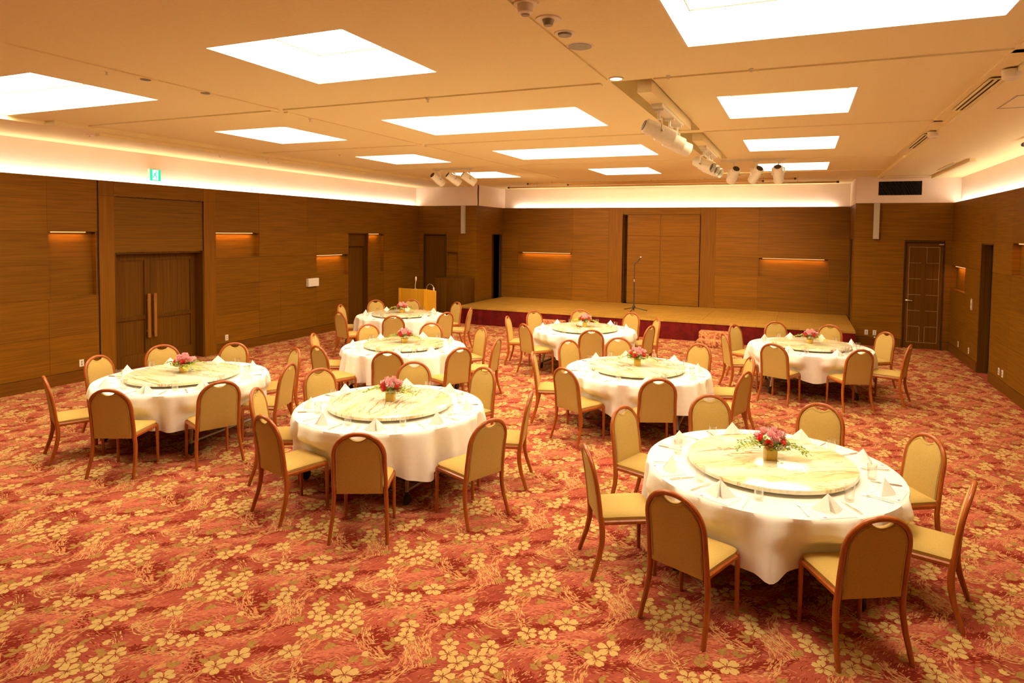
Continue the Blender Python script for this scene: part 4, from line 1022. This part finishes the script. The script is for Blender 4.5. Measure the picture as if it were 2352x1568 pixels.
    for s_ in (-1, 1):
        P = [(.204, .185, .418), (.205, .204, .412), (.2055, .210, .395), (.206, .211, .34), (.207, .212, .2), (.209, .214, 0)]
        mb = MB(); mb.sweep([(s_ * a, b, c) for a, b, c in P], (1, 0, 0), [.030, .033, .034, .035, .032, .027], [.026, .028, .028, .028, .026, .024]); mb.build('leg', M['chairwood'], t)
    return t
proto = make_chair(); first = True
def look_of(d, pos):
    v = (EYE - Vector(pos)).normalized(); c = d.dot(v)
    return 'seen from behind' if c < -.45 else ('facing the camera' if c > .45 else 'seen side-on')
for k, seats in SEATS.items():
    c, nm = TABLES[k]
    for i, s in enumerate(seats):
        o = proto if first else copy_tree(proto); first = False
        ap = Vector(s['ap']); a = math.atan2(s['d'].y, s['d'].x) - PI / 2 + math.radians(TURN.get((k, i), 0))
        off = Vector((-math.sin(a), math.cos(a))) * .275
        p = ap + off; o.location = (p.x, p.y, 0); o.rotation_euler = (0, 0, a)
        s['pos'] = p; s['fwd'] = Vector((-math.sin(a), math.cos(a)))
        tag(o, "tan arch-backed wooden chair %s at %s of the %s" % (look_of(s['fwd'], p), s['txt'], nm), 'chair', 'banquet chairs around the %s' % nm)

# --- tables, cloths, turntables
def make_table():
    t = thing('round_table', 'x', 'table')
    mb = MB(); mb.lathe([(.86, .655), (.93, .66), (.94, .668), (.94, .690), (.93, .697)], 64); mb.build('tabletop', M['wood_shade'], t)
    mb = MB()
    for sx in (-1, 1):
        mb.tube([(sx * .60, -.5, .12), (sx * .60, .5, .12)], .016, 8)
    mb.tube([(-.60, 0, .12), (.60, 0, .12)], .014, 8); mb.tube([(-.5, -.25, .64), (.5, -.25, .64)], .014, 8); mb.tube([(-.5, .25, .64), (.5, .25, .64)], .014, 8)
    mb.build('cross_bars', M['grey_metal'], t)
    for sx in (-1, 1):
        for sy in (-1, 1):
            mb = MB(); mb.tube([(sx * .62, sy * .52, .10), (sx * .58, sy * .46, .38), (sx * .52, sy * .34, .655)], .019, 10); leg = mb.build('leg', M['grey_metal'], t)
            mb = MB(); bm = bmesh.new(); bmesh.ops.create_cone(bm, cap_ends=True, segments=24, radius1=.05, radius2=.05, depth=.03)
            bmesh.ops.bevel(bm, geom=[e for e in bm.edges if len(e.link_faces) == 2 and any(len(f.verts) > 4 for f in e.link_faces)], offset=.008, segments=2, affect='EDGES')
            mb.bm(bm, 0, Matrix.Translation((sx * .63, sy * .53, .051)) @ Matrix.Rotation(PI / 2, 4, 'Y') @ Matrix.Rotation(0, 4, 'Z')); mb.lathe([(.02, .0), (.02, .022)], 10, c=(sx * .62, sy * .52, .095))
            w_ = mb.build('caster', M['rubber'], leg)
    return t
tproto = make_table(); tf = True
def smooth(e0, e1, x): x = max(0, min(1, (x - e0) / (e1 - e0))); return x * x * (3 - 2 * x)
def make_cloth(k, seed):
    c, nm = TABLES[k]; rg = random.Random(seed); n = 256; ph = [rg.uniform(0, 6.28) for _ in range(8)]
    f1, f2, f3 = rg.choice((9, 10, 11)), rg.choice((17, 18, 19)), rg.choice((27, 29))
    mb = MB(); vs = [(0, 0, .704)]; rings = []
    for r in (.3, .62, .85, .925, .944): rings.append([(r, .704 if r < .93 else .7025)] * n)
    rows = 16
    for j in range(1, rows + 1):
        tt = j / rows; ring = []
        for i in range(n):
            th = 2 * PI * i / n
            hem = .315 + .028 * math.sin(4 * th + ph[0]) + .016 * math.sin(2 * th + ph[1]) + .010 * math.sin(9 * th + ph[2])
            z = .70 - (.70 - hem) * (tt ** 1.0)
            fold = .5 * math.sin(f1 * th + ph[3]) + .42 * math.sin(f2 * th + ph[4] + .8 * math.sin(3 * th + ph[6])) + .34 * math.sin(f3 * th + ph[5])
            g = math.copysign(abs(fold) ** .8, fold)
            r = .952 + .030 * tt + .088 * g * tt ** .8
            for s in SEATS[k]:
                rel_ = s['pos'] - Vector(c); rad = rel_.length; ta = math.atan2(rel_.y, rel_.x)
                dth = (th - ta + PI) % (2 * PI) - PI; hw = math.atan2(.25, rad - .21)
                if abs(dth) < hw * 1.75:
                    lim = (rad - .245) / max(.5, math.cos(dth)); infl = 1 - smooth(hw * .95, hw * 1.75, abs(dth)); infl *= smooth(.60, .47, z) if True else 1
                    if r > lim: r = r + (lim - r) * infl
            ring.append((r, z))
        rings.append(ring)
    for ring in rings:
        for i in range(n):
            th = 2 * PI * i / n; r, z = ring[i]; vs.append((r * math.cos(th), r * math.sin(th), z))
    fs = [(0, 1 + i, 1 + (i + 1) % n) for i in range(n)]
    for j in range(len(rings) - 1):
        for i in range(n):
            a, b = 1 + j * n + i, 1 + j * n + (i + 1) % n; fs.append((a, a + n, b + n, b))
    mb.add(vs, fs)
    o = mb.build('tablecloth', M['cloth'], ang=1.2, loc=(c[0], c[1], 0))
    tag(o, 'white cloth draped over the %s' % nm, 'tablecloth', 'white tablecloths on the round tables')
def make_susan():
    t = thing('turntable', 'x', 'turntable')
    mb = MB(); mb.lathe([(.24, 0), (.24, .010), (.20, .016), (.20, .028)], 40); mb.build('base', M['grey_metal'], t)
    mb = MB(); mb.lathe([(.612, .027), (.622, .028), (.625, .031), (.625, .053), (.622, .057), (.615, .058)], 96); mb.build('disc', M['marble'], t)
    return t
sproto = make_susan(); sf = True
for n_, (k, (c, nm)) in enumerate(TABLES.items()):
    o = tproto if tf else copy_tree(tproto); tf = False
    def clear(rz):
        m_ = 9
        for s_ in SEATS[k]:
            for sx in (-.207, .207):
                f = s_['fwd']; p = s_['pos'] + f * .213 + Vector((f.y, -f.x)) * sx
                for a_ in ((1, 1), (1, -1), (-1, 1), (-1, -1)):
                    q = Vector((a_[0] * .63, a_[1] * .53)); q = Vector((q.x * math.cos(rz) - q.y * math.sin(rz), q.x * math.sin(rz) + q.y * math.cos(rz))) + Vector(c)
                    m_ = min(m_, (p - q).length)
        return m_
    rz_ = max([math.radians(x) for x in range(-14, 15, 2)], key=lambda r: min(clear(r), .13) - abs(r) * .02)
    o.location = (c[0], c[1], 0); o.rotation_euler = (0, 0, rz_)
    tag(o, 'round folding table on black casters under the white cloth, %s' % nm, 'table', 'round banquet tables')
    make_cloth(k, 20 + n_)
    o = sproto if sf else copy_tree(sproto); sf = False
    o.location = (c[0], c[1], .7045); o.rotation_euler = (0, 0, .5 + 1.3 * n_)
    tag(o, 'round veined onyx turntable on the %s' % nm, 'turntable', 'marble turntables on the round tables')

# --- flowers
def bloom(seed, r, kind):
    """ruffled layered petals (spray) or a wound rose; centre at origin, opening along +z"""
    rg = random.Random(seed); mb = MB()
    if kind == 'rose':
        for lay in range(5):
            rr = r * (.35 + .16 * lay); n = 3 + lay
            for p in range(n):
                a0 = lay * .9 + p * 2 * PI / n; wd = 2 * PI / n * .72; vs = []
                for j in range(4):
                    for i in range(7):
                        a = a0 + wd * (i / 6 - .5) * 1.3; q = j / 3
                        rad = rr * (.45 + .6 * q ** .7) + (.1 * r * q * q if lay > 2 else 0); z = r * (-.5 + 1.05 * q - .10 * lay * q) - r * .10 * abs(i / 3 - 1) ** 2 * q
                        vs.append((rad * math.cos(a), rad * math.sin(a), z))
                mb.add(vs, [(j * 7 + i, j * 7 + i + 1, (j + 1) * 7 + i + 1, (j + 1) * 7 + i) for j in range(3) for i in range(6)])
    else:
        for lay in range(3):
            n = 40; vs = [(0, 0, -.3 * r + lay * .15 * r)]; R_ = r * (1.05 - .27 * lay)
            for q in (.35, .7, 1.0):
                for i in range(n):
                    a = 2 * PI * i / n; lob = .84 + .2 * abs(math.sin(2.5 * a + lay)) + .05 * math.sin(13 * a + seed); w_ = .14 * r * q * math.sin(9 * a + lay * 2 + seed)
                    rad = R_ * q * lob; vs.append((rad * math.cos(a), rad * math.sin(a), r * (-.3 + lay * .18 + (.55 + .25 * lay) * q * q) + w_))
            fs = [(0, 1 + i, 1 + (i + 1) % n) for i in range(n)]
            for j in range(2):
                for i in range(n): a, b = 1 + j * n + i, 1 + j * n + (i + 1) % n; fs.append((a, a + n, b + n, b))
            mb.add(vs, fs)
    return mb
def orient(mb, pos, dirv):
    q = Vector(dirv).normalized().to_track_quat('Z', 'Y').to_matrix(); mb.v = [q @ Vector(v) + Vector(pos) for v in mb.v]; return mb
def sprig(mb, p0, p1, sag, n, ll, mi=0, rg=None):
    p0, p1 = Vector(p0), Vector(p1); P = []
    for i in range(n + 1):
        q = i / n; p = p0.lerp(p1, q); p.z += sag * math.sin(PI * q) ; P.append(p)
    mb.tube(P, .0016, 5, mi)
    for i in range(1, n + 1):
        t_ = (P[i] - P[i - 1]).normalized(); sd = t_.cross(Vector((0, 0, 1))).normalized()
        for s_ in (-1, 1):
            d = (t_ * .6 + sd * s_ * .9 + Vector((0, 0, rg.uniform(-.3, .5)))).normalized(); up = d.cross(t_).normalized(); L_ = ll * rg.uniform(.7, 1.2); w2 = L_ * .27; b_ = P[i]
            a = d.cross(up).normalized()
            mb.add([b_, b_ + d * L_ * .45 + a * w2 + up * .002, b_ + d * L_, b_ + d * L_ * .45 - a * w2 + up * .002], [(0, 1, 2, 3)], mi)
def arrangement(k, n_):
    c, nm = TABLES[k]; rg = random.Random(90 + n_); cube = k in ('FR', 'FL', 'MC', 'BC')
    lab = ('pink and red flowers in a square gold vase' if cube else 'pink and red flowers in a round gold bowl') + ' on the %s' % nm
    t = thing('flower_arrangement', lab, 'flowers', (c[0], c[1], .7628), .35 if cube else 0, 'flower arrangements on the turntables')
    mb = MB()
    if cube:
        mb.rbox(-.043, .043, -.043, .043, 0, .082, .005); vt = .08
    else:
        mb.lathe([(.034, 0), (.04, .006), (.052, .035), (.055, .06), (.05, .068)], 28); vt = .066
    mb.build('vase', M['gold'], t)
    spots_ = []
    ctr = Vector((0, 0, vt + .035))
    dirs = [(-.75, -.1, .55, 'rose', .031), (-.35, -.75, .30, 'rose', .030), (.70, -.55, .35, 'rose', .032), (-.35, .25, .9, 'pink', .040), (.20, .1, 1.0, 'pink', .042), (.75, .2, .6, 'pink', .038), (-.1, -.35, .95, 'pink', .036), (.5, -.15, .85, 'pink', .034),
            (.10, -.6, .70, 'pink', .034), (-.1, .55, .85, 'rose', .030), (.35, .75, .5, 'pink', .038), (-.7, .5, .5, 'pink', .036), (.25, -.9, .05, 'lily', .022), (.55, -.75, .0, 'lily', .02)]
    rot = 0 if cube else rg.uniform(-.5, .5)
    for i, (x, y, z, kd, r) in enumerate(dirs):
        x, y = x * math.cos(rot) - y * math.sin(rot), x * math.sin(rot) + y * math.cos(rot)
        d = Vector((x, y, z)).normalized(); p = ctr + Vector((d.x * .108, d.y * .108, max(-.01, d.z * .088)))
        b_ = orient(bloom(i * 7 + n_, r, 'rose' if kd == 'rose' else 'spray'), p, d)
        b_.build('blossom', M['pink' if kd == 'pink' else ('rose' if kd == 'rose' else 'lily')], t, ang=1.3)
    mb = MB()
    for i in range(34):
        a = rg.uniform(0, 6.28); e = rg.uniform(-.3, .7); d = Vector((math.cos(a), math.sin(a), e)).normalized(); sprig(mb, ctr - Vector((0, 0, .03)), ctr + Vector((d.x * .125, d.y * .125, d.z * .06)), .01, 4, .040, i % 2, rg)
    for (x, y, z) in ((-.27, -.06, -.02), (-.24, -.10, -.01), (.25, -.08, -.03), (.29, -.03, -.06), (.22, -.12, -.03), (-.23, .05, .0), (.14, .19, -.01), (-.26, .0, -.03), (.27, .02, -.04)):
        x, y = x * math.cos(rot) - y * math.sin(rot), x * math.sin(rot) + y * math.cos(rot)
        sprig(mb, ctr, ctr + Vector((x, y, z)), .03, 10, .036, rg.choice((0, 1)), rg)
    mb.build('foliage', [M['leaf'], M['leaf2']], t, smooth=False)
for n_, k in enumerate(TABLES): arrangement(k, n_)

# --- place settings
def make_napkin():
    mb = MB(); A = (.0, .006, .108); Lp = (-.106, .012, .0); Rp = (.106, .012, .0); C_ = (0, .046, .0); Ml = (-.012, -.07, .0); Nr = (.026, -.066, .0); D_ = (.004, -.018, .0); DM = (.0, -.012, .07)
    def tri(a, b, c, n=6, bow=.008):
        a, b, c = Vector(a), Vector(b), Vector(c); nn = (b - a).cross(c - a).normalized(); vs = []; ix = {}
        for i in range(n + 1):
            for j in range(n + 1 - i):
                u, v = i / n, j / n; w_ = 1 - u - v; ix[i, j] = len(vs); p = a * w_ + b * u + c * v + nn * bow * 27 * u * v * w_ * .35 ; vs.append(p)
        fs = []
        for i in range(n):
            for j in range(n - i):
                fs.append((ix[i, j], ix[i + 1, j], ix[i, j + 1]))
                if i + j < n - 1: fs.append((ix[i + 1, j], ix[i + 1, j + 1], ix[i, j + 1]))
        mb.add(vs, fs)
    tri(A, Rp, C_); tri(A, C_, Lp)                 # face towards the table centre
    tri(A, Lp, Ml); tri(A, Nr, Rp)                 # two flaps towards the diner
    tri(A, Ml, DM, bow=.0); tri(A, DM, Nr, bow=.0); tri(DM, Ml, D_, bow=0); tri(DM, D_, Nr, bow=0)
    mb.add([Lp, Ml, D_, Nr, Rp, C_], [(0, 1, 2, 3, 4, 5)])
    o = mb.build('folded_napkin', M['napkin'], ang=.9); return o
def make_glass():
    mb = MB(); mb.lathe([(.028, 0), (.030, .002), (.0345, .112), (.0330, .112), (.0285, .012), (.0, .010)], 28, cap=False)
    mb.add([(.028 * math.cos(2 * PI * i / 28), .028 * math.sin(2 * PI * i / 28), 0) for i in range(28)], [tuple(range(27, -1, -1))])
    return mb.build('drinking_glass', M['glass'], ang=.8)
def make_knife():
    t = thing('table_knife', 'x', 'knife')
    mb = MB(); P = [(-.006, 0), (.006, 0), (.009, .03), (.008, .085), (-.008, .085), (-.009, .03)]
    mb.add([(x, y - .10, .001) for x, y in P] + [(x * .8, y - .10, .009) for x, y in P], [(5, 4, 3, 2, 1, 0), (6, 7, 8, 9, 10, 11)] + [(i, (i + 1) % 6, 6 + (i + 1) % 6, 6 + i) for i in range(6)]); mb.build('handle', M['steel'], t)
    mb = MB(); P = [(-.006, .085), (.006, .085), (.009, .10), (.010, .16), (.004, .205), (-.004, .195), (-.008, .15), (-.008, .10)]; n = len(P)
    mb.add([(x, y - .10, .002) for x, y in P] + [(x, y - .10, .0045) for x, y in P], [tuple(range(n - 1, -1, -1)), tuple(range(n, 2 * n))] + [(i, (i + 1) % n, n + (i + 1) % n, n + i) for i in range(n)]); mb.build('blade', M['steel'], t)
    return t
def make_fork():
    t = thing('table_fork', 'x', 'fork')
    mb = MB(); mb.sweep([(0, -.10, .004), (0, -.05, .006), (0, .02, .007), (0, .05, .006)], (0, 0, 1), [.015, .013, .007, .009], .005); mb.build('handle', M['steel'], t)
    mb = MB(); P = [(-.005, .048), (.005, .048), (.012, .062), (.012, .075), (-.012, .075), (-.012, .062)]; n = 6
    mb.add([(x, y, .003) for x, y in P] + [(x, y, .0065) for x, y in P], [tuple(range(n - 1, -1, -1)), tuple(range(n, 2 * n))] + [(i, (i + 1) % n, n + (i + 1) % n, n + i) for i in range(n)])
    for x in (-.0103, -.0035, .0035, .0103): mb.sweep([(x, .072, .005), (x, .095, .007), (x * .95, .112, .010)], (0, 0, 1), [.0042, .0038, .002], .0028)
    mb.build('tines', M['steel'], t); return t
def make_card():
    t = thing('menu_card', 'x', 'card')
    mb = MB(); mb.box(-.13, .13, -.10, .09, .0, .0014); mb.build('paper', M['card'], t, smooth=False)
    mb = MB(); mb.lathe([(.011, .0014), (.011, .0022)], 18, c=(0, 0, 0)); mb.v = [(v[0] * 1.3 - .085, v[1] * .8 - .078, v[2]) for v in mb.v]; mb.build('emblem', M['purple'], t)
    mb = MB()
    for x0, x1, y0, y1 in ((-.126, .126, -.0965, -.0945), (-.126, .126, .0845, .0865), (-.126, -.124, -.095, .085), (.124, .126, -.095, .085)): mb.box(x0, x1, y0, y1, .0014, .0020)
    mb.build('printed_border', M['brown_line'], t, smooth=False); return t
protos = dict(nap=make_napkin(), glass=make_glass(), knife=make_knife(), fork=make_fork(), card=make_card()); used = set()
def put(key, x, y, z, rz, lab, cat, group):
    o = protos[key] if key not in used else copy_tree(protos[key]); used.add(key)
    o.location = (x, y, z); o.rotation_euler = (0, 0, rz); tag(o, lab, cat, group); return o
ZT = .7048
for k, seats in SEATS.items():
    c, nm = TABLES[k]
    for i, s in enumerate(seats):
        rel_ = s['pos'] - Vector(c); th = math.atan2(rel_.y, rel_.x); rg = random.Random(i * 13 + ord(k[0]) + 3 * ord(k[1]))
        face = th + PI / 2          # local +y points to the table centre
        P_ = lambda r, dth: (c[0] + r * math.cos(th + math.radians(dth)), c[1] + r * math.sin(th + math.radians(dth)))
        at = "at %s of the %s" % (s['txt'], nm)
        x, y = P_(.825, 0); put('card', x, y, ZT, face + rg.uniform(-.06, .06), 'white menu card under the napkin ' + at, 'card', 'menu cards on the %s' % nm)
        x, y = P_(.80, 0); put('nap', x, y, ZT + .0024, face + rg.uniform(-.35, .35), 'white napkin folded into a tent ' + at, 'napkin', 'folded napkins on the %s' % nm)
        x, y = P_(.712, 19.5 + rg.uniform(-1.5, 1.5)); put('glass', x, y, ZT - .0005, 0, 'clear drinking glass ' + at, 'glass', 'glasses on the %s' % nm)
        x, y = P_(.80, 13 + rg.uniform(-1, 1)); put('knife', x, y, ZT, face + rg.uniform(.05, .3), 'steel table knife right of the napkin ' + at, 'knife', 'knives on the %s' % nm)
        x, y = P_(.80, -12.5 + rg.uniform(-1, 1)); put('fork', x, y, ZT, face + rg.uniform(-.25, .0), 'steel table fork left of the napkin ' + at, 'fork', 'forks on the %s' % nm)

# ------------------------------------------------------------------ world, colour management
wd = bpy.data.worlds.new('world'); SC.world = wd; wd.use_nodes = True
wd.node_tree.nodes['Background'].inputs['Color'].default_value = (0, 0, 0, 1)
SC.view_settings.view_transform = 'Standard'; SC.view_settings.look = 'None'
SC.view_settings.exposure = 0.75; SC.view_settings.gamma = 1.0; SC.view_settings.use_curve_mapping = False
